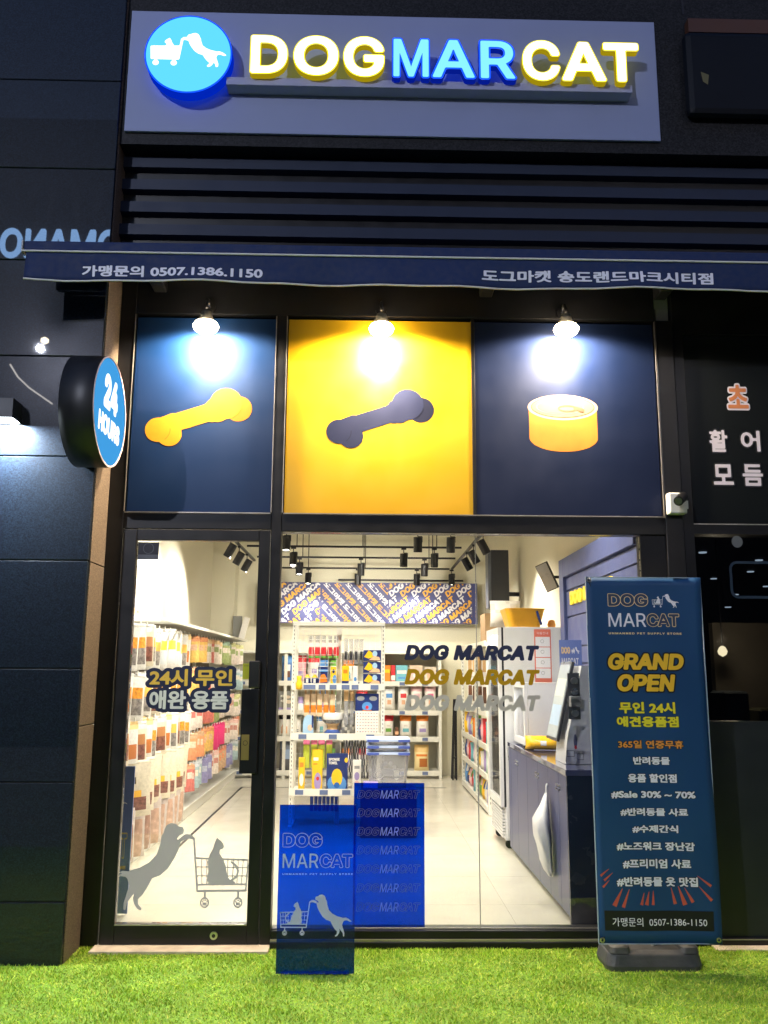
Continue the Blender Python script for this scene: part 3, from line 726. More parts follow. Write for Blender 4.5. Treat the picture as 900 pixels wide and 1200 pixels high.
# =================================================================== SHOP WINDOW
t = thing('shop_window', 'wide shop window with three slanted DOG MARCAT lines', 'window', (.58, 0, .095))
b = MB(); b.box(-.498, .6635, .002, .012, .096, 2.323, GLASS); b.build('pane', t)
b = MB(); b.box(.6685, 1.663, .002, .012, .096, 2.323, GLASS); b.build('pane', t)
b = MB(); b.box(.664, .668, .001, .013, .096, 2.323, mat('silicone', (.30, .29, .27), .4)); b.build('joint_seal', t)
part('bead', t, (-.4975, -.4945, -.004, .001, .096, 2.323), m=ALU)
part('bead', t, (-.49, 1.66, -.006, .001, .0955, .1005), m=ALU)
for m_, z0, z1 in ((NAVP, 1.570, 1.660), (decal('window_gold', (.46, .28, .02), .35), 1.428, 1.520), (decal('window_grey', (.50, .49, .48), .4), 1.280, 1.372)):
    b = MB(); text(b, 'DOG MARCAT', .239, 1.036, z0, z1, -.0005, m_, w=.05, font='I', shear=.22, cells=26, spacing=1.04); b.build('lettering', t)
b = MB(); b.box(-.048, .354, -.0022, -.0006, .104, .876, FILM); fl = b.build('blue_film', t)
OUTY = decal('outline_olive', (.34, .30, .22), .5); OUTB = decal('outline_inner', (.0, .035, .42), .8); THINW = decal('thin_white', (.55, .58, .85), .5)
def wordmark(b, x0, x1, z0, z1, y, edge, inner, thin, shear=0.0, lw=.05, ow=.030, th=0.002, split=(.355, .665), cells=24, front=True):
    """DOG (outlined) MAR (thin) CAT (outlined) in one line"""
    W = x1 - x0; e = -.0006
    for s_, a, c in (('DOG', 0, split[0]), ('CAT', split[1], 1)):
        text(b, s_, x0 + W * a, x0 + W * c, z0, z1, y, edge, w=lw - .012, fitw=lw, font='I', shear=shear, cells=cells, ring=.012)
    text(b, 'MAR', x0 + W * (split[0] + .01), x0 + W * (split[1] - .005), z0, z1, y + e, thin, w=th, fitw=th, font='I', shear=shear, cells=cells)
for k in range(7):
    z = .790 - k * .1005
    b = MB(); wordmark(b, -.030, .330, z, z + .046, -.0030, OUTY, OUTB, THINW, shear=.22, lw=.045, ow=.03, cells=34); b.build('lettering', fl)

# =================================================================== BLUE ACRYLIC SHEET
t = thing('acrylic_sign', 'see-through blue acrylic sheet standing on the turf before the window', 'acrylic sign', (-.23, -.464, .02))
b = MB(); b.box(-.426, -.033, -.4665, -.4615, .012, .822, ACRYL); b.build('sheet', t)
AP = decal('acrylic_peach', (.90, .66, .66), .4); AW_ = decal('acrylic_white', (.88, .86, .95), .4); AIN = decal('acrylic_inner', (.0, .03, .42), .8)
b = MB()
text(b, 'DOG', -.408, -.203, .612, .684, -.4675, AP, w=.042, font='I', cells=44, fitw=.055, ring=.014)
text(b, 'MAR', -.405, -.222, .513, .583, -.4675, AW_, w=.004, font='I', cells=26)
text(b, 'CAT', -.216, -.045, .513, .583, -.4675, AP, w=.042, font='I', cells=44, fitw=.055, ring=.014)
text(b, 'UNMANNED PET SUPPLY STORE', -.405, -.045, .480, .488, -.4675, AW_, w=.02, font='I', cells=10, spacing=1.3)
b.build('lettering', t)
b = MB(); b.art(LOGO_M, (-.412, -.4675, .186), (.364, 0, 0), (0, 0, .200), AW_); b.build('logo_print', t)
b = MB(); b.box(-.40, -.06, -.461, -.42, .004, .012, mat('clear_foot', (.02, .03, .08), .2)); b.build('foot', t)

# =================================================================== BANNER STAND
t = thing('banner_stand', 'tall blue GRAND OPEN banner on a water filled grey plastic foot', 'banner stand', (1.5, -.33, 0))
BY = -.45
def by(x, z):   # gentle waves of the cloth
    return BY + .011 * math.sin((x - 1.2) * 6 + z * 1.6) * math.sin(z * 2.3) + .004 * math.sin(x * 16 + z * 3)
b = MB(); vs = []; nx_, nz_ = 16, 40
for j in range(nz_ + 1):
    for i in range(nx_ + 1):
        x = 1.212 + (1.842 - 1.212) * i / nx_; z = .146 + (2.019 - .146) * j / nz_
        if i in (0, nx_): x += .003 * math.sin(z * 3.1)
        vs.append((x, by(x, z), z))
b.add(vs, [(j * (nx_ + 1) + i, j * (nx_ + 1) + i + 1, (j + 1) * (nx_ + 1) + i + 1, (j + 1) * (nx_ + 1) + i) for j in range(nz_) for i in range(nx_)], BANNER)
ban = b.build('banner_cloth', t, smooth=True); ban.modifiers.new('t', 'SOLIDIFY').thickness = .002
b = MB(); e_ = .004
for x0, x1, z0, z1 in ((1.209, 1.213, .146, 2.019), (1.841, 1.845, .146, 2.019), (1.21, 1.843, 2.017, 2.021), (1.21, 1.843, .144, .148)):
    b.box(x0, x1, BY - .004, BY + .004, z0, z1, mat('hem_light', (.35, .42, .52), .6))
b.build('hem', ban)
BP = mat('banner_peach', (.85, .60, .32), .5, var=0); BIN = mat('banner_inner', (.035, .05, .11), .5, var=0); BW = mat('banner_white', (.90, .84, .92), .5, var=0)
def cloth(b, dz):
    b.v = [(x, by(x, z) + (y - BY) - .0012 - dz, z) for x, y, z in b.v]; return b
def btext(s, x0, x1, z0, z1, m, w, ow=.10, o=BLK, **k):
    b = MB(); text(b, s, x0, x1, z0, z1, BY, o, w=w + ow, fitw=w, **k); text(b, s, x0, x1, z0, z1, BY - .0012, m, w=w, fitw=w, **k); cloth(b, 0).build('lettering', ban)
b = MB()
text(b, 'DOG', 1.330, 1.552, 1.859, 1.932, BY, BIN, w=.03, font='I', cells=28, fitw=.055); text(b, 'DOG', 1.330, 1.552, 1.859, 1.932, BY - .001, BP, w=.042, font='I', cells=44, fitw=.055, ring=.014)
text(b, 'MAR', 1.330, 1.535, 1.750, 1.824, BY, BW, w=.006, font='I', cells=28)
text(b, 'CAT', 1.538, 1.719, 1.750, 1.824, BY, BIN, w=.03, font='I', cells=28, fitw=.055); text(b, 'CAT', 1.538, 1.719, 1.750, 1.824, BY - .001, BP, w=.042, font='I', cells=44, fitw=.055, ring=.014)
text(b, 'UNMANNED PET SUPPLY STORE', 1.328, 1.727, 1.709, 1.720, BY, BP, w=.04, font='I', cells=11, spacing=1.25)
b.art(LOGO_M, (1.574, BY, 1.855), (.148, 0, 0), (0, 0, .075), BW); cloth(b, 0).build('lettering', ban)
btext('GRAND', 1.316, 1.730, 1.519, 1.608, YEL, .045, .05, font='I', shear=.16, cells=34)
btext('OPEN', 1.362, 1.677, 1.405, 1.497, YEL, .045, .05, font='I', shear=.16, cells=34)
btext('무인 24시', 1.366, 1.666, 1.290, 1.351, LEMON, .045, .03, cells=26)
btext('애견용품점', 1.350, 1.680, 1.220, 1.276, LEMON, .045, .03, cells=26)
btext('365일 연중무휴', 1.352, 1.697, 1.110, 1.152, ORANGE, .03, .06, cells=22)
for s_, x0, x1, z0, z1 in (('반려동물', 1.429, 1.620, 1.027, 1.068), ('용품 할인점', 1.397, 1.651, .936, .981), ('#Sale 30% ~ 70%', 1.305, 1.745, .855, .893), ('#반려동물 사료', 1.350, 1.700, .768, .808),
                            ('#수제간식', 1.409, 1.646, .684, .723), ('#노즈워크 장난감', 1.324, 1.726, .596, .639), ('#프리미엄 사료', 1.352, 1.703, .508, .555), ('#반려동물 옷 맛집', 1.317, 1.733, .420, .467)):
    btext(s_, x0, x1, z0, z1, BW, .042, .055, cells=26)
b = MB(); [b.quad((1.247 + .0279 * i, BY, .207), (1.247 + .0279 * (i + 1), BY, .207), (1.247 + .0279 * (i + 1), BY, .303), (1.247 + .0279 * i, BY, .303), BLK) for i in range(20)]; text(b, '가맹문의  0507-1386-1150', 1.286, 1.770, .228, .270, BY - .0015, BW, w=.008, cells=22); cloth(b, 0).build('phone_strip', ban)
b = MB()
for px_, pz, dx, dz, wd in ((1.235, .47, .045, .035, .006), (1.253, .448, .045, .038, .006), (1.245, .415, .035, .035, .006), (1.30, .325, .045, .085, .012), (1.345, .318, .035, .088, .009), (1.44, .33, .016, .06, .008), (1.466, .33, .016, .065, .010), (1.50, .33, .004, .07, .008),
                            (1.615, .335, -.018, .08, .009), (1.665, .332, -.032, .09, .012), (1.705, .345, -.04, .07, .009), (1.80, .355, -.062, .068, .008), (1.80, .425, -.068, .050, .007)):
    p = np.array((px_, pz)); d = np.array((dx, dz)); nrm = np.array((-dz, dx)) / np.hypot(dx, dz) * wd
    q = [p + nrm, p - nrm, p + d - nrm * .15, p + d + nrm * .15]
    b.art(poly2d(q), (0, BY, 0), (1, 0, 0), (0, 0, 1), REDP)
cloth(b, 0).build('ray_print', ban)
for x, z in ((1.228, 2.003), (1.826, 2.003), (1.228, .165), (1.826, .165)):
    b = MB(); b.lathe([(.013, 0), (.013, -.003), (.006, -.004), (.006, .0)], (x, BY - .004, z), STEEL, 14, axis='y'); b.build('grommet', t)
for x0, z0, x1, z1 in ((1.226, 2.006, 1.53, 1.05), (1.828, 2.006, 1.53, 1.05), (1.228, .165, 1.53, .40), (1.826, .165, 1.53, .40)):
    b = MB(); b.tube([(x0, BY + .005, z0), (x1, BY + .11, z1)], .005, DARKM, 8); b.build('arm', t)
b = MB(); b.tube([(1.53, -.32, .10), (1.53, BY + .11, 1.08)], .012, LIGHTG, 12); b.build('pole', t)
FOOT = mat('foot_plastic', (.060, .060, .062), .5, var=.15, scale=12, bump=.15, bscale=60)
b = MB()
def loft(b, rings, m, cap=True):
    n = len(rings[0]); vs = [p for r in rings for p in r]
    fs = [(i * n + k, i * n + (k + 1) % n, (i + 1) * n + (k + 1) % n, (i + 1) * n + k) for i in range(len(rings) - 1) for k in range(n)]
    if cap: fs += [tuple(range(n))[::-1], tuple(range((len(rings) - 1) * n, len(rings) * n))]
    b.add(vs, fs, m)
def rrect(x0, x1, y0, y1, r, z, n=5):
    out = []
    for cx_, cy_, a0 in ((x1 - r, y1 - r, 0), (x0 + r, y1 - r, 90), (x0 + r, y0 + r, 180), (x1 - r, y0 + r, 270)):
        for k in range(n + 1):
            a = R(a0 + 90 * k / n); out.append((cx_ + r * math.cos(a), cy_ + r * math.sin(a), z))
    return out
loft(b, [rrect(1.262, 1.752, -.425, -.175, .05, .0), rrect(1.256, 1.758, -.43, -.17, .055, .03), rrect(1.27, 1.745, -.42, -.18, .055, .085), rrect(1.29, 1.725, -.40, -.20, .05, .103)], FOOT)
b.build('water_foot', t, smooth=False, bevel=.006)
for x0, x1 in ((1.275, 1.385), (1.640, 1.74)):
    b = MB(); loft(b, [rrect(x0, x1, -.425, -.19, .03, .09), rrect(x0 + .004, x1 - .004, -.42, -.195, .03, .118), rrect(x0 + .02, x1 - .02, -.405, -.21, .025, .128)], FOOT); b.build('foot_lobe', t, bevel=.005)

# =================================================================== THE DARK NEIGHBOURING SHOP
t = thing('neighbour_shopfront', 'unlit dark glass shop front with Korean letters at the far right', 'shop front', (2.9, 0, 0))
part('post', t, (1.935, 1.995, -.02, .1, 0, 4.0)); part('rail', t, (1.995, 4.5, -.02, .1, 2.335, 2.40)); part('rail', t, (1.995, 4.5, -.018, .1, 3.62, 4.0)); part('sill', t, (1.995, 4.5, -.03, .1, .016, .05))
part('bead', t, (1.995, 4.5, -.024, -.0205, 2.392, 2.398), m=ALU); part('bead', t, (1.995, 4.5, -.034, -.0305, .044, .049), m=ALU)
part('upper_pane', t, (1.995, 4.5, .0, .012, 2.40, 3.62), m=mat('black_glass', (.010, .012, .013), .12, spec=.6, var=0))
b = MB(); b.box(1.996, 4.5, .0, .010, 1.232, 2.334, DARKGLASS); b.build('lower_pane', t)
part('grey_panel', t, (1.996, 4.5, -.003, .012, .05, 1.230), m=mat('grey_film', (.016, .019, .022), .35, var=.1))
NP_ = mat('neigh_white', (.80, .72, .80), .5, var=0); NO = mat('neigh_orange', (.65, .22, .08), .5, var=0); NB = mat('neigh_back', (.006, .007, .008), .5, var=0)
for s_, x0, x1, z0, z1, m_, mo in (('초', 2.265, 2.395, 3.135, 3.290, NO, NP_), ('활', 2.132, 2.245, 2.853, 2.995, NP_, NB), ('어', 2.328, 2.450, 2.858, 2.992, NP_, NB), ('모', 2.143, 2.268, 2.645, 2.775, NP_, NB), ('듬', 2.325, 2.452, 2.640, 2.777, NP_, NB)):
    b = MB(); text(b, s_, x0, x1, z0, z1, -.001, mo, w=.09, fitw=.03, cells=34); text(b, s_, x0, x1, z0, z1, -.002, m_, w=.03, cells=26); b.build('lettering', t)
b = MB(); b.art(poly2d(ell(2.262, 2.292, .034, .036, 24)), (0, -.001, 0), (1, 0, 0), (0, 0, 1), mat('round_sticker', (.16, .16, .16), .6)); b.build('sticker', t)
b = MB(); rp = [p[:2] for p in rrect(2.21, 2.56, 1.955, 2.165, .04, 0)]
b.art(shape_geo(np.zeros((0, 2, 2)), 0, .005, [(rp[i], rp[(i + 1) % len(rp)], .008) for i in range(len(rp))]), (0, -.001, 0), (1, 0, 0), (0, 0, 1), mat('dull_blue', (.010, .028, .055), .5)); b.build('sticker_frame', t)
b = MB(); DK = mat('neighbour_wall', (.055, .050, .045), .8, var=.2, scale=2)
b.box(1.935, 9, 10.9, 11, 0, 3.2, DK); b.box(1.935, 1.96, .1, 10.9, 0, 3.2, DK); b.box(9, 9.1, .1, 11, 0, 3.2, DK); b.box(1.935, 9, .1, 11, 3.2, 3.25, DK); b.box(1.935, 9, .1, 11, -.03, .0, DK); struct('neighbour_room', b)
for q in ((3.24, 2.64), (3.06, 2.57), (3.78, 2.57), (3.69, 2.46), (3.33, 2.39), (3.83, 2.32), (3.53, 2.24), (3.45, 2.12)):
    k = min((3.17 - 1.5) / (q[1] - 1.5), 1.9) ; P = Vector((0, -5.15, 1.5)) + k * Vector((q[0], 8.15, q[1] - 1.5))
    b = MB(); b.cyl((P.x, P.y, P.z), (P.x, P.y, P.z + .015), .055, emis('downlight', (.75, .9, 1), 1.6), 14); b.cyl((P.x, P.y, P.z + .0151), (P.x, P.y, 3.2), .06, DK, 14)
    tag(b.build('downlight'), 'small cool ceiling downlight inside the dark neighbouring shop', 'ceiling light', 'downlights in the neighbouring shop')
t = thing('pendant_bulb', 'single warm bulb glowing inside the dark neighbouring shop', 'lamp', (3.37, 3, 1.66))
b = MB(); b.lathe([(.002, -.05), (.035, -.03), (.045, 0), (.03, .035), (.012, .05)], (3.37, 3, 1.71), emis('warm_bulb', (1, .8, .45), 5), 12); b.build('bulb', t, smooth=True)
b = MB(); b.tube([(3.37, 3, 1.76), (3.37, 3, 3.2)], .006, BLK); b.build('cord', t)
lamp('POINT', 'bulb_light', (3.30, 2.80, 1.80), 7, (1, .8, .5), shadow_soft_size=.05)
b = MB(); b.box(3.45, 4.6, 3.4, 3.5, 0, 2.0, mat('lit_wall_pale', (.35, .30, .24), .8, var=.2, scale=1.5)); b.build('lit_wall_panel', label='pale panel standing in for a lit wall patch inside the dark neighbouring shop', cat='lit_wall_panel')  # pale colour stands in for a lit patch of the room's wall
for k, (x, h) in enumerate(((3.30, 1.35), (3.62, 1.2), (3.95, 1.42))):
    b = MB(); b.box(x - .12, x + .12, 2.6, 2.9, .0, h, mat('crate_dim_%d' % k, ((.10, .12, .14), (.13, .12, .06), (.08, .09, .10))[k], .7), ch=.02)
    b.build('storage_box', label=('tall blue-grey box below the glowing bulb in the neighbouring shop', 'lower olive box in the neighbouring shop', 'tall dark box at the right in the neighbouring shop')[k], cat='box')

# =================================================================== ACROSS THE STREET (seen mirrored in the polished granite, with added lights at right)
t = thing('opposite_building', 'dark building across the street mirrored in the granite', 'building', (0, -14, 0))
part('wall', t, (-26, 24, -16, -13.6, 0, 14), m=mat('opposite_render', (.03, .03, .035), .8))
for i in range(9):
    for j in range(3):
        x = -22 + i * 5.2; z = 2.6 + j * 3.6
        part('window', t, (x, x + 2.6, -13.62, -13.58, z, z + 1.6), m=mat('opposite_glass', (.012, .016, .03), .1, var=0) if (i * 3 + j) % 4 or x < 0 else emis('added_lit_window', (1, .85, .6), 1.6))  # glowing windows on the right half are added for reflections in the glass
t = thing('street_sign', 'glowing pale blue letters mirrored in the granite wall', 'lit sign', (-7, -13.5, 10))
b = MB(); SG = emis('street_letters', (.30, .55, 1), 17)
text(b, 'ROMANO', -9.35, -6.30, 10.40, 11.10, 0, SG, w=.02, font='I', cells=26, O=(-14.4, -13.3, 0), U=(-1, 0, 0), depth=.05)
b.build('lettering', t)
b = MB(); b.lathe([(.002, -.08), (.08, -.03), (.08, .03), (.002, .08)], (-6.71, -12.7, 8.25), emis('street_bulb', (1, .85, .6), 60), 12)
b.build('street_light', label='round street light mirrored as a dot in the granite wall', cat='street light')
lamp('POINT', 'street_lamp_light', (-6.71, -12.5, 8.0), 3200, (.80, .84, 1), shadow_soft_size=.06)
t = thing('added_street_lamp', 'added street lamp on the pavement behind the viewer brightening the shop front', 'street lamp', (5.2, -12.4, 0))  # unseen lamp, added to light the shop front from the right
b = MB(); b.cyl((5.2, -12.4, 0), (5.2, -12.4, 7.6), .07, DARKM, 12, r2=.045); b.build('pole', t)
b = MB(); b.lathe([(.05, 7.6), (.22, 7.65), (.24, 7.75), (.10, 7.85), (.002, 7.87)], (5.2, -12.4, 0), DARKM, 16); b.build('cap', t)
b = MB(); b.lathe([(.002, 7.50), (.15, 7.55), (.20, 7.648)], (5.2, -12.4, 0), emis('street_bulb', (1, .85, .6), 60), 14); b.build('bulb', t)
lamp('POINT', 'street_lamp_light', (5.2, -12.4, 7.3), 2500, (.88, .87, 1), shadow_soft_size=.06)  # beam of the added right-hand lamp, brightens banner and signs
b = MB(); pts = [(-7.38, -12.7, 7.72), (-7.2, -12.7, 7.45), (-6.95, -12.7, 7.22), (-6.7, -12.7, 7.05), (-6.45, -12.7, 6.88)]
b.tube(pts, .018, emis('strip_light', (1, .95, .9), 14), 6); b.build('light_strip', label='thin curved light strip mirrored in the granite wall', cat='light strip')

# =================================================================== INSIDE: TRACK LIGHTS
t = thing('track_rails', 'black ceiling track rails carrying the spot heads inside the shop', 'track', (0, 6, 2.97))
RZ = 2.985
for x0, x1, y in ((-1.42, 1.10, 3.9), (-1.42, 1.17, 5.2), (-1.42, 1.20, 6.2), (-1.42, 1.24, 7.4)):
    part('rail', t, (x0, x1, y - .016, y + .016, RZ - .01, RZ + .012))
    for x in (x0 + .6, (x0 + x1) / 2 + .1, x1 - .3):
        b = MB(); b.cyl((x, y, RZ + .012), (x, y, 3.8), .006, BLACKM, 6); b.build('hanger', t)
part('rail', t, (1.255, 1.287, 3.3, 7.4, RZ - .01, RZ + .012)); part('rail', t, (-1.52, -1.488, 3.3, 6.6, RZ - .01, RZ + .012))
part('rail', t, (-.40, 1.5, 7.93, 7.96, 2.86, 2.885))
WHE = emis('spot_glow', (1, .95, .80), 12)
def spot_head(loc, tilt, rz, label, group):
    t = thing('spot_light', label, 'spot light', loc, group, rz)
    b = MB(); b.box(-.03, .03, -.018, .018, -.03, -.0105, BLACKM); b.tube([(0, 0, -.03), (0, 0, -.07), (.045, 0, -.07), (.045, 0, -.13)], .006, BLACKM, 6); b.build('bracket', t, local=True)
    M = Matrix.Rotation(tilt, 3, 'X')
    def tr(b): b.v = [tuple(M @ Vector(v) + Vector((0, 0, -.15))) for v in b.v]; return b
    b = MB(); b.lathe([(.040, .075), (.046, .07), (.046, -.085), (.041, -.088), (.038, -.07)], (0, 0, 0), BLACKM, 20); b.add([(.040 * math.cos(a), .040 * math.sin(a), .075) for a in np.arange(20) * math.pi / 10], [tuple(range(20))], BLACKM)
    tr(b).build('head', t, local=True)
    b = MB(); b.add([(.040 * math.cos(a), .040 * math.sin(a), -.074) for a in np.arange(20) * math.pi / 10], [tuple(range(20))[::-1]], WHE); tr(b).build('lens', t, local=True)
    return t
G_ = 'spot heads on the ceiling tracks'
heads = []
LBL = {3.9: 'black spot head on the track nearest the window', 5.2: 'black spot head on the second track from the window', 6.2: 'black spot head on the third track from the window', 7.4: 'black spot head on the track nearest the printed band'}
for y, X in ((3.9, (-.83, .56, .91)), (5.2, (-.86, .47, .84)), (6.2, (-.86, -.05, .79)), (7.4, (-.82, -.10, .76, 1.27))):
    for i, x in enumerate(X): heads.append((x, y, R((-12, 8, 14, -6)[i % 4]), 0, LBL[y] + (', leftmost of them', ', beside the left one', ', rightmost of three', ', at the rail end')[i if y == 7.4 or i == 0 else i]))
for y, l in ((4.03, 'nearest'), (4.86, 'middle'), (5.53, 'farthest')): heads.append((1.272, y, R(-28), R(90), 'tilted black spot head above the right shelves, %s of the three' % l))
for y, l in ((4.49, 'nearest'), (5.16, 'middle'), (5.86, 'farthest')): heads.append((-1.505, y, R(28), R(90), 'black spot head seen through the door glass, %s of the three' % l))
for x, y, tl, rz, lab in heads: spot_head((x, y, RZ), tl, rz, lab, G_)
for k, (x, y, aim, p) in enumerate([(-.83, 3.9, (-.9, 4.2, 0), 55), (.56, 3.9, (.6, 3.6, 0), 55), (.91, 3.9, (1.4, 3.4, 0), 50), (-.86, 5.2, (-.9, 7.9, .9), 60), (.47, 5.2, (.6, 7.9, 1.1), 60), (.84, 5.2, (1.6, 5.4, 1), 50),
                     (-.05, 6.2, (-.1, 8.1, 1.6), 50), (-.82, 7.4, (-.9, 8.1, .8), 28), (.76, 7.4, (.7, 8.1, .8), 28), (1.272, 4.03, (1.8, 3.6, 1.2), 45),
                     (-1.505, 4.49, (-2.27, 3.3, 2.0), 190), (-1.505, 5.86, (-2.27, 5.0, 1.8), 110)]):
    lamp('SPOT', 'spot_beam', (x, y, RZ - .26), p * 2.05, (1, .94, .80), spot_size=R(125), spot_blend=.7, shadow_soft_size=.04, aim=aim)
# heads beyond the top of the window, nearer the street
for i, (x, y) in enumerate(((-1.0, 1.0), (.1, 1.0), (1.1, 1.0), (-1.4, 2.4), (-.4, 2.4), (.6, 2.4))):
    spot_head((x, y, RZ + .3), R(0), 0, 'black spot head under the ceiling just behind the shop window', 'spot heads behind the window head')
    lamp('SPOT', 'spot_beam', (x, y, RZ + .04), 125 if x > -1.3 else 225, (1, .95, .82), spot_size=R(140), spot_blend=.6, shadow_soft_size=.05, aim=(x - (.5 if x < -1.3 else 0), y - .1, 0))
b = MB(); b.box(-1.42, 1.4, .985, 1.015, RZ + .29, RZ + .312, BLACKM); b.box(-1.42, 1.4, 2.385, 2.415, RZ + .29, RZ + .312, BLACKM); b.build('track_rail', label='pair of black track rails under the ceiling right behind the window', cat='track')

# =================================================================== PRINTED BAND ON THE BACK WALL
t = thing('printed_band', 'navy band with slanted white and orange DOG MARCAT lettering high on the back wall', 'sign band', (.2, 7.88, 2.2))
BANDN = mat('band_navy', (.055, .062, .20), .5)
part('panel', t, (-1.60, 1.63, 7.86, 7.90, 2.215, 2.825), m=BANDN)
part('panel', t, (1.633, 1.70, 7.86, 8.0, 2.215, 2.825), m=BANDN)
def band_text(items, x_lo, x_hi):
    for s_, cx_, cz_, ang, h, L, m_ in items:
        b = MB(); U = (math.cos(ang), 0, math.sin(ang)); V = (-math.sin(ang), 0, math.cos(ang))
        g = text_geo(s_, .04, 'K' if ord(s_[0]) > 1000 else 'I', 16, .15 if ord(s_[0]) < 1000 else 0, 1.0)
        b.art(g, np.array((cx_, 7.8585, cz_)) - np.array(U) * L / 2 - np.array(V) * h / 2, np.array(U) * L, np.array(V) * h, m_)
        b2 = MB()
        for f in b.f:
            P = [b.v[i] for i in f]
            if all(x_lo < p[0] < x_hi and 2.22 < p[2] < 2.82 for p in P): b2.add(P, [tuple(range(len(P)))], m_)
        if b2.v: b2.build('lettering', t)
WH2 = mat('band_white', (.75, .74, .78), .5, var=0); OR2 = mat('band_orange', (.80, .42, .05), .5, var=0)
it = []
for k in range(-2, 13):
    for q in (-1, 0): it.append(('DOG MARCAT', -1.95 + k * .17 + q * .66, 2.62 + q * .55, R(40), .088, .80, (WH2, OR2)[(k + q) % 2]))
band_text(it, -1.59, -.66)
it = []
for k in range(-4, 9):
    for q in (0, 1): it.append(('DOG MARCAT', .52 + k * .17 + q * .68, 2.36 + q * .53, R(38), .088, .80, (WH2, OR2)[(k + q) % 2]))
band_text(it, .36, 1.62)
it = []
for k in range(-3, 8):
    for q in (0, 1): it.append(('도그마캣', -.62 + k * .165 + q * .295, 2.66 - q * .327, R(-48), .085, .42, (OR2, WH2)[k % 2]))
band_text(it, -.64, .36)

# =================================================================== SHARED PRODUCT BUILDERS
def mott(c, v=.35, sc_=38):
    return mat('m_%02x%02x%02x' % tuple(int(q) for q in c), tuple(.85 * q for q in lin(c)), .35, var=v, scale=sc_, coat=.2)
def pmat(c, **k):
    key = 'p_%02x%02x%02x' % tuple(int(max(0, min(255, v))) for v in c)
    return mat(key, tuple(.92 * v for v in lin(c)), .45, var=.04, **k)
def pouch_mesh(b, w, h, t, fn, x=0, y=0, z=0, nx=6, nz=9, base=True, rz=0.0):
    """a soft pouch standing or hanging, front towards -y; fn(u, v) gives the material of each patch"""
    def prof(u, v):
        e = max(0, math.sin(math.pi * min(1, max(0, v)) ** .8)) ** .6 * (max(0, 1 - abs(2 * u - 1) ** 3)) ** .5
        return t * .5 * e + .001
    M = rot_z(rz); O = Vector((x, y, z))
    for sgn in (-1, 1):
        vs = []
        for j in range(nz + 1):
            for i in range(nx + 1):
                u, v = i / nx, j / nz
                pinch = 1 - .05 * math.sin(math.pi * v)
                vs.append(O + M @ Vector(((u - .5) * w * pinch, sgn * prof(u, v), v * h)))
        k0 = len(b.v); first = True
        for j in range(nz):
            for i in range(nx):
                m_ = fn((i + .5) / nx, (j + .5) / nz) if sgn < 0 else fn(.02, .02)
                if first: b.add(vs, [], m_); first = False
                mi = b._m(m_); q = (k0 + j * (nx + 1) + i, k0 + j * (nx + 1) + i + 1, k0 + (j + 1) * (nx + 1) + i + 1, k0 + (j + 1) * (nx + 1) + i)
                b.f.append(q if sgn < 0 else q[::-1]); b.mi.append(mi)
def face_art(o, b): return b
def pack(name, label, cat, x0, x1, y0, z0, z1, depth, body, prints=(), group=None, ch=.003, parent_face='-y'):
    """carton: body box plus flat prints (u0, u1, v0, v1, colour) or ('t', text, ...) or ('e', cx, cy, rx, ry, colour) on its front"""
    b = MB(); b.box(x0, x1, y0, y0 + depth, z0, z1, body, ch=ch)
    W, H = x1 - x0, z1 - z0; y = y0 - .0008
    for p in prints:
        if p[0] == 't': text(b, p[1], x0 + W * p[2], x0 + W * p[3], z0 + H * p[4], z0 + H * p[5], y, p[6], w=.03, font='I' if ord(p[1][0]) < 1000 else 'K', cells=10)
        elif p[0] == 'e': b.art(poly2d(ell(x0 + W * p[1], z0 + H * p[2], W * p[3], H * p[4], 16)), (0, y, 0), (1, 0, 0), (0, 0, 1), p[5])
        elif p[0] == 'p': b.art(poly2d([(x0 + W * q[0], z0 + H * q[1]) for q in p[1]]), (0, y, 0), (1, 0, 0), (0, 0, 1), p[2])
        else: b.quad((x0 + W * p[0], y, z0 + H * p[2]), (x0 + W * p[1], y, z0 + H * p[2]), (x0 + W * p[1], y, z0 + H * p[3]), (x0 + W * p[0], y, z0 + H * p[3]), p[4])
        y -= .0005
    return b.build(name, label=label, cat=cat, group=group)
TAGB = mat('price_tag', (.12, .16, .30), .5)
cW = pmat((245, 240, 232)); cR = pmat((215, 45, 55)); cO = pmat((240, 135, 40)); cY = pmat((250, 200, 30)); cN = pmat((25, 45, 110)); cB = pmat((90, 150, 215)); cT = pmat((120, 190, 205)); cP = pmat((235, 120, 160)); cG = pmat((110, 170, 70)); cK = pmat((30, 30, 35)); cBr = pmat((120, 80, 60)); cPk = pmat((245, 200, 205)); cLG = pmat((190, 200, 60)); cPu = pmat((170, 150, 205)); cTan = pmat((205, 165, 115)); cGr = pmat((150, 150, 150)); cSk = pmat((170, 205, 235)); cPe = pmat((245, 190, 150))

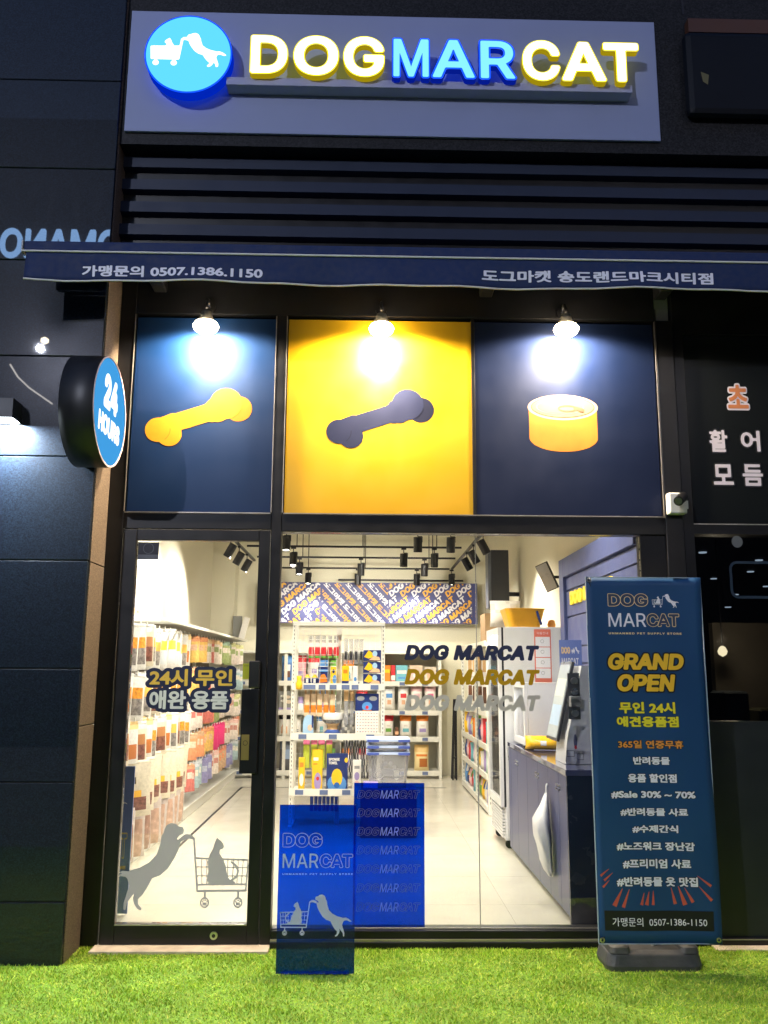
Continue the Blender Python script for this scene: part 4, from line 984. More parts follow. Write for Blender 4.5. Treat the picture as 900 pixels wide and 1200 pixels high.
# =================================================================== BACK WALL SHELF UNIT
t = thing('wall_shelf', 'long white shelf unit against the back wall with four levels of pet food', 'shelf', (0, 7.85, 0))
SX = (-1.92, -1.13, -.34, .22, 1.11)
part('back_panel', t, (-1.92, 1.11, 8.06, 8.09, .0, 1.76), m=PEG)
for x in SX: part('upright', t, (x - .022, x + .022, 7.62, 8.06, 0, 1.76), m=SHELFW, bevel=.003)
part('header', t, (-1.94, 1.132, 7.60, 8.06, 1.762, 1.80), m=SHELFW, bevel=.003)
for z in (1.335, .925, .555, .085):
    part('shelf', t, (-1.898, 1.088, 7.64, 8.055, z, z + .02), m=SHELFW)
    part('price_rail', t, (-1.898, 1.088, 7.615, 7.638, z - .035, z + .035), m=SHELFW)
    for i in range(9):
        x = -1.75 + i * .33
        if min(abs(x - s) for s in SX) > .08: part('price_tag', t, (x - .04, x + .04, 7.608, 7.614, z - .022, z + .022), m=TAGB)
part('kick_board', t, (-1.898, 1.088, 7.70, 7.72, .009, .08), m=SHELFW)
Ys = 7.66
GS = 'packs on the back wall shelves'
def bag(name, label, x0, x1, z0, z1, top, art=(), y=Ys, th=.14, body=None, cat='food bag', group=None, toph=.72):
    b = MB(); body = body or cW
    def fn(u, v):
        if v > toph and u > .03: return top
        for (u0, u1, v0, v1, m_) in art:
            if u0 < u < u1 and v0 < v < v1: return m_
        return body
    pouch_mesh(b, x1 - x0, z1 - z0, th, fn, (x0 + x1) / 2, y + th / 2, z0, 9, 12)
    b.box(x0 + .003, x1 - .003, y + th / 2 - .003, y + th / 2 + .003, z1 - .015, z1 + .012, top)
    return b.build(name, label=label, cat=cat, group=group or GS, smooth=True)
GT = pmat((225, 225, 225))
bag('food_bag', 'blue dog food bag on the top shelf at the back left', -1.20, -1.03, 1.357, 1.72, cB, ((.2, .8, .45, .7, cW), (.2, .8, .15, .4, cBr)), body=pmat((70, 120, 190)))
bag('food_bag', 'red and pink food bag beside the blue one on the top back shelf', -1.01, -.84, 1.357, 1.72, cR, ((.3, .8, .1, .4, cPu),), body=pmat((235, 170, 180)))
bag('food_bag', 'white bag with a red top seen through the wire rack, top back shelf', -.82, -.64, 1.357, 1.72, cR, ((.3, .8, .3, .5, cPu),))
pack('treat_box', 'grey tray of bone chews on the second back shelf at left', 'tray', -1.22, -1.02, Ys, .947, 1.22, .2, pmat((140, 140, 135)), (('e', .3, .75, .2, .07, cW), ('e', .6, .7, .25, .08, pmat((225, 205, 180))), ('e', .4, .5, .28, .08, cW), ('e', .7, .45, .2, .1, pmat((225, 205, 180))), (0, 1, 0, .15, cPu)), GS)
bag('food_bag', 'white bag with an orange star on the third back shelf at left', -1.22, -1.05, .577, .87, cK, ((.2, .8, .2, .5, cPe), (.35, .65, .25, .6, cO)), toph=.85)
bag('food_bag', 'small white bag behind the wire rack post, third back shelf', -1.02, -.90, .577, .84, cW, ((.2, .8, .2, .4, cGr),))
bag('food_bag', 'dark grey bag with a blue label on the lowest back shelf at left', -1.20, -.99, .107, .50, pmat((120, 130, 150)), ((.2, .8, .45, .72, pmat((150, 170, 200))), (.35, .6, .5, .6, cO)), body=pmat((90, 88, 92)))
for i, (x, c, l) in enumerate(((-.60, cB, 'blue topped'), (-.42, cG, 'green topped'), (-.22, cO, 'orange topped'), (-.02, cR, 'red topped'))):
    for j, z in enumerate((1.357, .947, .577, .107)):
        if (i + j) % 4 == 3: continue
        bag('food_bag', '%s bag behind the wire rack on the %s back shelf' % (l, ('top', 'second', 'third', 'lowest')[j]), x - .08, x + .08, z, z + .30, c, ((.3, .7, .2, .5, (cY, cPu, cT, cPe)[(i + j) % 4]),))
pack('food_box', 'orange box at the left of the visible top back shelf', 'box', .27, .39, Ys, 1.357, 1.60, .18, cO, ((.1, .9, .55, .75, cY),), GS)
pack('food_box', 'narrow red and white box beside the orange one on the back shelf', 'box', .40, .46, Ys, 1.357, 1.60, .18, cR, ((0, 1, .1, .4, cW),), GS)
pack('food_box', 'wide teal box on the top back shelf', 'box', .47, .64, Ys, 1.357, 1.60, .18, cT, ((.1, .9, .5, .7, cW), (.2, .8, .2, .3, cB)), GS)
pack('food_box', 'beige carton with a pink print on the top back shelf', 'box', .67, .86, Ys, 1.357, 1.60, .18, pmat((230, 205, 180)), (('e', .5, .4, .3, .3, cPk), ('e', .4, .4, .12, .14, cW)), GS)
pack('food_box', 'beige carton nearest the end panel on the top back shelf', 'box', .89, 1.06, Ys, 1.357, 1.58, .18, pmat((232, 215, 195)), (('e', .5, .42, .32, .3, cPe), ('e', .6, .4, .12, .14, cW)), GS)
for x0, x1, c, cc, l in ((.29, .46, GT, cB, 'white bag with a blue arch'), (.50, .66, GT, cR, 'white bag with a red arch'), (.69, .86, cPk, cPk, 'pink bag with a bear print'), (.89, 1.06, cPk, cP, 'rose bag nearest the end panel')):
    o = bag('food_bag', l + ' on the second back shelf', x0, x1, .947, 1.32, c, ((.25, .75, .5, .68, cc), (.35, .65, .25, .4, cPe)))
for x0, x1, c, cc, l in ((.29, .44, cR, cG, 'white bag with a dark red top and green print'), (.53, .70, cO, cT, 'white bag with an orange top and teal print'), (.77, .95, cO, cPu, 'white bag with an orange top and lilac print')):
    bag('food_bag', l + ' on the third back shelf', x0, x1, .577, .88, c, ((.2, .8, .25, .42, cc), (.3, .7, .5, .6, pmat((225, 215, 205)))))
pack('food_tin', 'small brown tin between the bags on the third back shelf', 'tin', .46, .51, Ys, .577, .72, .05, cBr, ((0, 1, .3, .6, cPe),), GS, ch=.012)
bag('food_bag', 'yellow biscuit bag alone on the lowest back shelf', .74, .95, .107, .46, pmat((245, 205, 130)), ((.3, .9, .15, .5, pmat((190, 110, 40))), (.1, .9, .6, .7, cO)), body=pmat((248, 225, 165)))

# =================================================================== WIRE GONDOLA IN THE MIDDLE
t = thing('wire_gondola', 'free standing white wire display rack in the middle of the shop', 'display rack', (-.26, 3.9, 0))
WIRE = mat('white_wire', (.72, .71, .66), .35)
GX = (-.705, -.255, .195)
for x in (GX[0], GX[2]):
    b = MB(); b.box(x - .017, x + .017, 3.70, 3.735, .01, 2.0, SHELFW, ch=.003)
    for k in range(48): b.box(x - .003, x + .003, 3.698, 3.6995, .10 + k * .04, .12 + k * .04, DARKM)
    b.build('upright', t)
    part('upright', t, (x - .017, x + .017, 4.05, 4.085, .01, 2.0), m=SHELFW)
part('upright', t, (GX[1] - .022, GX[1] + .022, 3.86, 3.90, .01, 1.95), m=SHELFW)
def grid(nm, x0, x1, z0, z1, y, sx=.055, sz=.055, r=.0022):
    b = MB(); n = int((x1 - x0) / sx); k = int((z1 - z0) / sz)
    for i in range(n + 1):
        x = x0 + (x1 - x0) * i / n; b.box(x - r, x + r, y - r, y + r, z0, z1, WIRE)
    for j in range(k + 1):
        z = z0 + (z1 - z0) * j / k; b.box(x0, x1, y + r, y + 3 * r, z - r, z + r, WIRE)
    return b.build(nm, t, kind=None)
grid('wire_panel', -.688, -.277, .35, 1.98, 3.86); grid('wire_panel', -.233, .178, .35, 1.98, 3.86)
grid('front_fence', -.688, -.277, 1.36, 1.90, 3.725, .07, .07, .0016)
b = MB(); b.box(-.722, .212, 3.69, 3.70, 1.96, 2.0, WIRE); b.build('top_rail', t)
for z in (1.355, .870, .340):
    part('shelf', t, (-.688, .178, 3.735, 4.05, z, z + .015), m=SHELFW)
    part('price_rail', t, (-.722, .212, 3.685, 3.697, z - .035, z + .030), m=SHELFW)
for z, xs_ in ((1.35, ((-.60, -.48), (-.45, -.38), (-.34, -.27), (-.22, -.14), (-.12, -.05), (.07, .15))), (.868, ((-.64, -.56), (-.34, -.26), (.03, .11))), (.338, ((-.66, -.58), (-.42, -.34), (-.2, -.12)))):
    for x0, x1 in xs_: part('price_tag', t, (x0, x1, 3.680, 3.6845, z - .022, z + .022), m=TAGB)
for q in ((-.72, -.68), (.17, .21)): part('foot', t, (q[0], q[1], 3.60, 4.15, .009, .03), m=SHELFW)
gy = 3.745
GG = 'goods on the wire rack'
for k in range(5):
    x = -.535 + k * .063
    b = MB(); b.box(x - .022, x + .022, gy, gy + .006, 1.78, 1.86, CLEARP); b.lathe([(.004, .10), (.025, .09), (.029, .05), (.029, .02), (.024, 0)], (x, gy + .03, 1.66), cR, 10); b.box(x - .02, x + .02, gy - .002, gy, 1.75, 1.79, pmat((250, 230, 225))); b.box(x - .024, x + .024, gy + .01, gy + .05, 1.635, 1.66, cG)
    b.build('red_toy', label='red toy hanging in the row at the top of the wire rack', cat='toy', group='red toys at the top of the wire rack')
b = MB(); b.lathe([(.01, 0), (.032, .004), (.034, .06), (.022, .085), (.022, .10), (.026, .13), (.018, .135)], (-.645, 3.68, 1.325), cY, 12); b.build('yellow_clip_toy', label='yellow toy clipped to the left post of the wire rack', cat='toy', smooth=True)
for k in range(2):
    x = -.57 + k * .075; b = MB(); b.lathe([(.001, 0), (.032, 0), (.032, .07), (.020, .085), (.014, .10)], (x, gy + .04, 1.372), cN, 14, mfun=lambda i: cN if i < 2 else cY); b.box(x - .012, x + .012, gy + .004, gy + .008, 1.39, 1.43, cW)
    b.build('shampoo_bottle', label='navy bottle with a yellow shoulder on the upper rack shelf', cat='bottle', group='pair of navy and yellow bottles')
pack('toy_box', 'navy box with an orange dog shape on the upper rack shelf', 'box', -.46, -.355, gy, 1.372, 1.55, .08, cN, (('p', [(.1, .1), (.9, .15), (.8, .4), (.6, .6), (.3, .55), (.15, .35)], cO), (.1, .9, .72, .85, cB)), GG)
pack('toy_box', 'yellow box with a blue dog on the upper rack shelf', 'box', -.335, -.275, gy, 1.372, 1.55, .08, cY, (('e', .7, .3, .35, .25, cB), ('e', .5, .75, .2, .12, cN)), GG)
pack('toy_box', 'yellow and navy tall box right of the centre post', 'box', -.22, -.15, gy, 1.372, 1.56, .08, cY, ((0, 1, 0, .2, cN), (.2, .8, .6, .8, cO)), GG)
pack('toy_box', 'white slim box with a blue dot on the upper rack shelf', 'box', -.11, -.06, gy, 1.372, 1.56, .06, cW, (('e', .5, .3, .3, .12, cB),), GG)
for k in range(3):
    z = 1.372 + k * .12
    pack('treat_carton', ('lowest', 'middle', 'topmost')[k] + ' navy carton with a yellow triangle in the stack on the wire rack', 'carton', -.005, .175, gy, z, z + .108, .12, cN, (('p', [(.04, .35), (.3, .98), (.5, .75), (.55, .35), (.3, .2)], cY), ('e', .65, .65, .14, .28, cSk), ('p', [(.3, .05), (.95, .05), (.9, .35), (.6, .45)], cPe)), 'stack of three navy cartons')
# hanging things behind the fence: hooks with packets
def hang(nm, lab, cat, x0, x1, z0, z1, n, fn, y=gy + .02, group=None, th=.02):
    W = (x1 - x0) / n
    for k in range(n):
        b = MB(); pouch_mesh(b, W * .86, z1 - z0, th, fn, x0 + W * (k + .5), y + .02 * (k % 2), z0, 4, 6)
        b.build(nm, label=lab, cat=cat, group=group or lab, smooth=True)
hang('clear_packet', 'clear hanging packet high on the right bay of the wire rack', 'packet', -.21, .0, 1.58, 1.83, 4, lambda u, v: cK if .15 < v < .5 and .3 < u < .7 else CLEARP)
hang('chew_packet', 'orange chew packet hanging in the middle level of the wire rack', 'packet', -.60, -.28, 1.06, 1.28, 5, lambda u, v: cO if .1 < v < .55 else pmat((235, 205, 170)))
hang('net_packet', 'tan packet hanging above the orange chews on the wire rack', 'packet', -.60, -.28, 1.20, 1.33, 6, lambda u, v: cTan if u < .6 else pmat((220, 210, 180)), y=gy + .06)
hang('leash_packet', 'lime green packet hanging on the lower wire rack', 'packet', -.60, -.30, .56, .83, 4, lambda u, v: cP if v > .75 else cLG)
hang('dark_packet', 'black and clear packet hanging on the lower right of the rack', 'packet', -.20, .14, .46, .83, 6, lambda u, v: cK if (int(v * 6) + int(u * 4)) % 2 else CLEARP)
hang('tan_packet', 'tan hanging packet on the middle right of the rack', 'packet', -.20, -.09, .98, 1.33, 2, lambda u, v: cTan if v > .6 else CLEARP)
hang('blue_brush', 'small blue brush hanging below the lowest rack shelf', 'brush', -.52, -.24, .15, .29, 7, lambda u, v: cN if v > .5 else pmat((60, 100, 170)))
hang('purple_packet', 'lilac packet hanging at the left of the middle rack level', 'packet', -.66, -.60, 1.12, 1.25, 1, lambda u, v: cPu if v > .5 else cW)
b = MB(); pts = ell(-.55, .99, .052, .085, 16, 0, math.pi) + [(-.602, .888), (-.498, .888)]
b.art(poly2d(pts), (0, gy, 0), (1, 0, 0), (0, 0, 1), cSk, depth=.04); b.art(poly2d(ell(-.53, .95, .025, .03, 14)), (0, gy - .001, 0), (1, 0, 0), (0, 0, 1), pmat((245, 200, 170))); b.box(-.515, -.50, gy - .002, gy + .03, .95, 1.07, cN); b.build('arched_pack', label='pale blue arched pack with a peach print on the middle rack shelf', cat='pack')
b = MB(); b.lathe([(.001, .0), (.09, .0), (.055, .04), (.05, .07), (.075, .10), (.10, .12), (.112, .14), (.112, .19), (.10, .205), (.001, .21)], (-.31, gy + .10, .888), CLEARP, 20, mfun=lambda i: (pmat((70, 100, 180)), pmat((70, 100, 180)), cTan, cTan, CLEARP, CLEARP, cW, cW, cW)[i]); b.build('pet_bowl_set', label='white lidded bowl on a blue wrapped base on the middle rack shelf', cat='bowl', smooth=True)
b = MB(); pouch_mesh(b, .16, .20, .10, lambda u, v: CLEARP if (int(u * 6) + int(v * 5)) % 3 else cW, -.16, gy + .1, .888, 6, 6); b.build('clear_bag', label='crumpled clear plastic bag beside the lidded bowl', cat='bag', smooth=True)
pack('mask_box', 'navy box with two grey ovals and a blue dog face on the rack', 'box', -.08, .155, gy - .01, 1.118, 1.285, .10, cN, (('e', .22, .72, .17, .14, cGr), ('e', .76, .72, .17, .14, cGr), ('e', .5, .25, .22, .27, cB), ('e', .5, .2, .07, .1, cR), (.3, .7, 0, .04, cO)), GG)
dots = [('e', .1 + .12 * i, .12 + .13 * j, .022, .022, (cO, cN, cR, cK)[(i + j) % 4]) for i in range(8) for j in range(7)]
pack('dotted_box', 'white dotted box under the navy face box on the rack', 'box', -.08, .15, gy - .01, .888, 1.115, .10, cW, dots, GG)
pack('slim_box', 'slim yellow tube box at the left of the lowest rack shelf', 'box', -.635, -.575, gy, .358, .66, .05, cY, (('e', .5, .3, .35, .2, cW), (.2, .8, .7, .85, cO)), GG)
pack('snack_box', 'tall yellow box with a lilac dog on the lowest rack shelf', 'box', -.50, -.40, gy, .358, .74, .07, cY, (('e', .55, .2, .35, .22, cPu), ('e', .55, .27, .15, .05, cR), (.1, .6, .72, .80, cW), (.1, .5, .62, .65, cO)), GG)
pack('towel_box', 'navy SPONGE TOWEL box with a yellow and blue dog on the lowest rack shelf', 'box', -.36, -.15, gy, .358, .70, .09, cN, (('e', .5, .15, .45, .27, cB), ('e', .5, .33, .26, .25, cY), ('e', .5, .12, .13, .08, pmat((50, 110, 190))), ('t', 'SPONGE', .1, .62, .80, .88, cW), ('t', 'TOWEL', .1, .52, .70, .78, cW), ('e', .93, .82, .08, .07, cY)), GG)
pack('white_box', 'white narrow box with a lilac drop on the lowest rack shelf', 'box', -.10, -.015, gy, .358, .64, .06, cW, (('e', .5, .45, .3, .14, cPu), (.2, .8, .7, .8, cGr), ('e', .5, .2, .3, .1, cPk)), GG)

# low navy plinth with clear tubs
b = MB(); b.box(-.02, .50, 3.15, 3.62, .009, .44, mat('plinth_navy', (.07, .07, .17), .3, coat=.3), ch=.006); b.build('display_plinth', label='low navy plinth carrying the clear tubs behind the window film', cat='plinth')
t = None
def tub(z, h, lab):
    t = thing('storage_tub', lab, 'tub', (.235, 3.38, z), 'clear tubs stacked on the navy plinth')
    b = MB(); loft(b, [rrect(.065, .405, 3.22, 3.54, .03, z), rrect(.035, .435, 3.20, 3.56, .035, z + h)], CLEARP, cap=False); b.add([(.065, 3.22, z + .002), (.405, 3.22, z + .002), (.405, 3.54, z + .002), (.065, 3.54, z + .002)], [(0, 1, 2, 3)], CLEARP); b.build('body', t)
    b = MB(); loft(b, [rrect(.030, .440, 3.19, 3.57, .035, z + h), rrect(.030, .440, 3.19, 3.57, .035, z + h + .022)], pmat((190, 205, 235))); b.build('lid', t)
    for x0 in (.04, .33): part('handle', t, (x0, x0 + .11, 3.178, 3.189, z + h - .004, z + h + .018), m=pmat((70, 90, 170)))
    return t
tub(.442, .30, 'lowest and tallest clear tub with a pale animal print')
tub(.768, .034, 'middle clear tub rim in the stack of tubs'); tub(.826, .034, 'topmost clear tub with a white clip in the stack')
b = MB(); st = _ring(0, 0, 9, .9) ; b.art(_norm([], _ring(-16, 6, 8, .7) + _ring(16, 6, 8, .7) + _ring(0, -4, 10, .7) + _pads(0, -4)), (.11, 3.2145, .52), (.25, 0, 0), (0, 0, .16), cW); b.build('tub_print', label='white bee like line print on the front of the lowest tub', cat='print')
part_b = MB(); part_b.box(.005, .14, 3.16, 3.25, .442, .50, cPu, ch=.004); part_b.build('small_box', label='small lilac box beside the tub on the navy plinth', cat='box')

# =================================================================== RIGHT HAND SHELVES
t = thing('side_shelf', 'white perforated shelf unit along the right wall beyond the fridge', 'shelf', (1.6, 5.6, 0))
YU = (4.46, 5.50, 6.95)
for y in YU:
    b = MB(); b.box(1.345, 1.385, y - .025, y + .025, .009, 1.83, SHELFW, ch=.003)
    for k in range(34): b.box(1.362, 1.368, y - .0262, y - .0252, .12 + k * .05, .145 + k * .05, DARKM)
    b.build('upright', t); part('upright', t, (1.80, 1.84, y - .025, y + .025, .009, 1.83), m=SHELFW)
part('back_panel', t, (1.842, 1.848, 4.44, 6.97, .0, 1.83), m=PEG)
for z in (1.82, 1.06, .70, .39, .06):
    for y0, y1 in zip(YU[:-1], YU[1:]):
        part('shelf', t, (1.355, 1.83, y0 + .03, y1 - .03, z, z + .015), m=SHELFW); part('price_rail', t, (1.335, 1.350, y0 + .03, y1 - .03, z - .03, z + .032), m=SHELFW)
SG_ = 'soft goods on the side shelves'
def soft(nm, lab, cat, x, y, z, w_, h, th, fn, rz=-R(60), group=SG_):
    b = MB(); pouch_mesh(b, w_, h, th, fn, x, y, z, 6, 7, rz=rz); return b.build(nm, label=lab, cat=cat, group=group, smooth=True)
kk = 0
COLS = [cPk, cPu, cT, cO, cG, cN, cW, cR, pmat((200, 230, 215)), pmat((235, 215, 225)), cB, cY]
nmz = {1.075: 'second', .715: 'third', .405: 'fourth', .075: 'lowest'}
for z, h in ((1.10, .62), (.715, .30), (.405, .26), (.075, .27)):
    for i in range(10):
        y = 4.62 + i * .235
        if abs(y - 5.5) < .06: continue
        c = COLS[(i * 5 + int(z * 20)) % 12]; c2 = COLS[(i * 7 + 3 + int(z * 10)) % 12]
        if z > 1: 
            for j in range(2):
                cc = (cBr, cTan, pmat((90, 60, 45)), cTan)[(i + j) % 4]
                soft('treat_pack', 'brown treat pack hanging on the upper side shelf', 'packet', 1.44 + .05 * (i % 2), y, 1.10 + .36 * j, .17, .33, .04, lambda u, v, cc=cc: cc if .15 < v < .7 and .15 < u < .85 else cW, rz=-R(50), group='treat packs on the upper side shelf')
        else:
            soft('soft_toy_pack', 'soft pack in mixed pastel colours on the %s side shelf level' % {.715: 'third', .405: 'fourth', .075: 'lowest'}[z], 'packet', 1.44, y, z, .21, h * rnd.uniform(.75, 1), .12, lambda u, v, c=c, c2=c2: c2 if v > .55 and u > .3 else c, rz=-R(rnd.uniform(35, 75)))
b = MB(); b.box(-.001, .001, -.001, .001, 0, .001, cW)
# step ladder
t = thing('step_ladder', 'folded black step ladder leaning by the back corner', 'ladder', (1.33, 7.5, 0))
for dx, dy in ((0, 0), (.0, .10)):
    for s in (0, .05):
        b = MB(); b.tube([(1.27 + s + dx, 7.45 + dy * 2, .01), (1.31 + s * .5 + dx, 7.55 + dy, 1.12)], .011, BLACKM, 8); b.build('leg', t)
for z in (.3, .6, .9): b = MB(); b.box(1.272 + z * .03, 1.335, 7.46 + z * .1, 7.52 + z * .1, z, z + .02, BLACKM); b.build('step', t)
# cartons above the shelves
def cartonbox(x0, x1, y0, y1, z0, z1, lab):
    t = thing('carton', lab, 'carton', ((x0 + x1) / 2, (y0 + y1) / 2, z0), 'cartons above the side shelves'); CB = mat('cardboard', (.48, .32, .18), .7, var=.08)
    part('box', t, (x0, x1, y0, y1, z0, z1), m=CB, bevel=.004)
    part('tape', t, (x0 + (x1 - x0) * .42, x0 + (x1 - x0) * .58, y0 - .001, y1 + .001, z1 - .06, z1 + .002), m=mat('tape', (.55, .42, .25), .3))
    b = MB(); W = x1 - x0; H = z1 - z0; b.quad((x0 + W * .25, y0 - .002, z0 + H * .05), (x1, y0 - .002, z0 + H * .05), (x1, y0 - .002, z0 + H * .25), (x0 + W * .25, y0 - .002, z0 + H * .25), mat('carton_label', (.10, .10, .18), .5)); text(b, 'PET FOOD', x0 + W * .3, x0 + W * .85, z0 + H * .7, z0 + H * .8, y0 - .002, mat('carton_ink', (.15, .10, .08), .5), cells=10, font='I'); b.build('print', t)
cartonbox(1.38, 1.66, 4.75, 5.15, 1.84, 2.17, 'brown carton on top of the side shelves beside the fridge')
b = MB(); pouch_mesh(b, .30, .25, .24, lambda u, v: cW if (int(u * 6) + int(v * 6)) % 4 else pmat((225, 220, 210)), 1.36, 3.2, 1.935, 8, 8); b.build('white_sack', label='crumpled white sack on the fridge behind the orange basket', cat='sack', smooth=True)
# wall mounted speaker
t = thing('column_speaker', 'tall black box speaker hanging on the wall above the fridge', 'speaker', (1.58, 5.0, 2.24))
part('cabinet', t, (1.49, 1.70, 4.96, 5.20, 2.24, 2.93), m=mat('speaker_black', (.022, .025, .035), .4), bevel=.006, )
part('side_cheek', t, (1.455, 1.4895, 4.97, 5.19, 2.245, 2.925), m=mat('speaker_grey', (.10, .11, .14), .4))
part('wall_bracket', t, (1.70, 1.85, 5.15, 5.19, 2.40, 2.45), m=BLACKM)

# =================================================================== FRIDGE
t = thing('display_fridge', 'tall white glass door fridge with an orange framed poster on its side', 'fridge', (1.52, 2.98, 0))
FW = mat('fridge_white', (.70, .69, .67), .35, var=.02, coat=.2)
FX0, FX1, FY0, FY1 = 1.215, 1.78, 2.62, 3.34
part('side_panel', t, (FX0 + .03, FX1, FY0, FY0 + .025, .10, 1.905), m=FW, bevel=.004)
part('side_panel', t, (FX0 + .03, FX1, FY1 - .025, FY1, .10, 1.905), m=FW)
part('back_panel', t, (FX1 - .02, FX1, FY0 + .026, FY1 - .026, .10, 1.9), m=FW)
part('top_panel', t, (FX0 + .03, FX1 - .021, FY0 + .026, FY1 - .026, 1.87, 1.905), m=FW)
part('gasket', t, (FX0 + .012, FX0 + .029, FY0 + .002, FY1, .36, 1.90), m=mat('rubber', (.01, .01, .012), .6))
o = part('door_frame', t, (FX0 - .02, FX0 + .011, FY0, FY0 + .05, .36, 1.90), (FX0 - .02, FX0 + .011, FY1 - .05, FY1, .36, 1.90), (FX0 - .02, FX0 + .011, FY0 + .0505, FY1 - .0505, 1.72, 1.90), (FX0 - .02, FX0 + .011, FY0 + .0505, FY1 - .0505, .36, .42), m=FW)
b = MB(); b.box(FX0 - .012, FX0 - .006, FY0 + .051, FY1 - .051, .421, 1.719, COOLG); b.build('glass_pane', t)
part('base', t, (FX0 + .02, FX1, FY0 + .01, FY1 - .01, .085, .355), m=FW)
for k in range(9): part('louvre', t, (FX0 - .004, FX0 + .019, FY0 + .03, FY1 - .03, .105 + k * .026, .122 + k * .026), m=FW)
for y in (FY0 + .08, FY1 - .08):
    b = MB(); b.cyl((FX0 + .06, y - .015, .045), (FX0 + .06, y + .015, .045), .035, BLACKM, 14); b.box(FX0 + .04, FX0 + .08, y - .02, y + .02, .05, .084, DARKM); b.build('caster', t)
part('led_strip', t, (FX0 + .035, FX0 + .045, FY1 - .06, FY1 - .045, .45, 1.70), m=emis('fridge_led', (.85, .95, 1), 9))
for z in (.44, .74, 1.04, 1.36): part('wire_shelf', t, (FX0 + .06, FX1 - .03, FY0 + .03, FY1 - .03, z, z + .008), m=WIRE)
lamp('AREA', 'fridge_light', (FX0 + .05, 2.98, 1.84), 9, (.88, .96, 1), shape='RECTANGLE', size=.05, size_y=.6, aim=(FX0 + .10, 2.98, 0))
lamp('AREA', 'chiller_light', (1.36, 2.25, 1.385), 3, (.9, .96, 1), shape='RECTANGLE', size=.03, size_y=.35, aim=(1.42, 2.25, .9))
RED_ = mat('poster_red', (.72, .18, .12), .5, var=0)
b = MB(); b.box(1.52, 1.67, FY0 - .003, FY0 - .001, 1.415, 1.885, RED_)
for k in range(4): b.box(1.530, 1.660, FY0 - .0045, FY0 - .0035, 1.455 + k * .0925, 1.540 + k * .0925, PRINTW); b.art(_norm([], _ring(0, 0, 8, .8)), (1.575, FY0 - .0055, 1.485 + k * .0925), (.032, 0, 0), (0, 0, .032), cGr)
text(b, '이용안내', 1.545, 1.645, 1.838, 1.862, FY0 - .0055, PRINTW, cells=12); b.build('poster', t)
for z in (.45, .75, 1.05, 1.37):
    for i in range(5):
        b = MB(); y = FY0 + .12 + i * .12; c = (cT, cB, cSk, cW)[(i + int(z * 10)) % 4]
        if z < .5: c = (cTan, cW)[i % 2]
        b.lathe([(.001, 0), (.045, 0), (.045, .20), (.02, .235), (.02, .26), (.001, .26)], (FX0 + .09, y, z), c, 12, mfun=lambda k, c=c: cW if k in (3, 4) else c); b.box(FX0 + .036, FX0 + .044, y - .03, y + .03, z + .06, z + .14, (cN, cO, cG, cN, cB)[i])
        b.build('chilled_bottle', label='%s bottle behind the fridge glass on its %s shelf' % ({cT: 'teal', cB: 'blue', cSk: 'pale blue', cW: 'white', cTan: 'tan'}[c], {.45: 'lowest', .75: 'second', 1.05: 'third', 1.37: 'top'}[z]), cat='bottle', group='bottles in the tall fridge', smooth=False)
t = thing('plastic_basket', 'bright orange plastic basket with navy handles on top of the fridge', 'basket', (1.44, 2.85, 1.906))
b = MB(); loft(b, [rrect(1.32, 1.60, 2.70, 3.0, .05, 1.908), rrect(1.285, 1.635, 2.67, 3.03, .06, 2.045), rrect(1.275, 1.645, 2.66, 3.04, .06, 2.075), rrect(1.285, 1.635, 2.67, 3.03, .06, 2.078)], mat('basket_orange', (.85, .42, .02), .35), cap=True); b.build('body', t)
b = MB(); b.tube([(1.56, 2.662, 2.05), (1.575, 2.655, 1.99), (1.60, 2.672, 1.93)], .011, cN, 8); b.build('handle', t)
b = MB(); b.lathe([(.03, 0), (.04, .03), (.03, .07), (.001, .08)], (1.73, 2.85, 1.906), pmat((250, 170, 70)), 12); b.build('small_orange_toy', label='small round orange toy at the edge of the fridge top', cat='toy', smooth=True)

# tilted wall monitor
t = thing('wall_monitor', 'grey tilted monitor mounted high beside the navy slat wall', 'monitor', (1.74, 2.95, 2.25))
c = Vector((1.735, 3.0, 2.40)); Mx = Matrix.Rotation(R(-24), 3, 'Y') @ Matrix.Rotation(R(-38), 3, 'Z')
def mbox(nm, dims, off, m_):
    b = MB(); b.box(-dims[0] / 2, dims[0] / 2, -dims[1] / 2, dims[1] / 2, -dims[2] / 2, dims[2] / 2, m_); b.v = [tuple(c + Mx @ (Vector(v) + Vector(off))) for v in b.v]; b.build(nm, t)
mbox('casing', (.125, .03, .27), (0, .0, 0), BLACKM); mbox('screen', (.115, .004, .255), (0, -.018, 0), mat('screen_off', (.34, .35, .37), .3, var=.03))
b = MB(); b.tube([(1.77, 3.02, 2.40), (1.85, 3.02, 2.40)], .014, BLACKM, 8); b.build('arm', t)

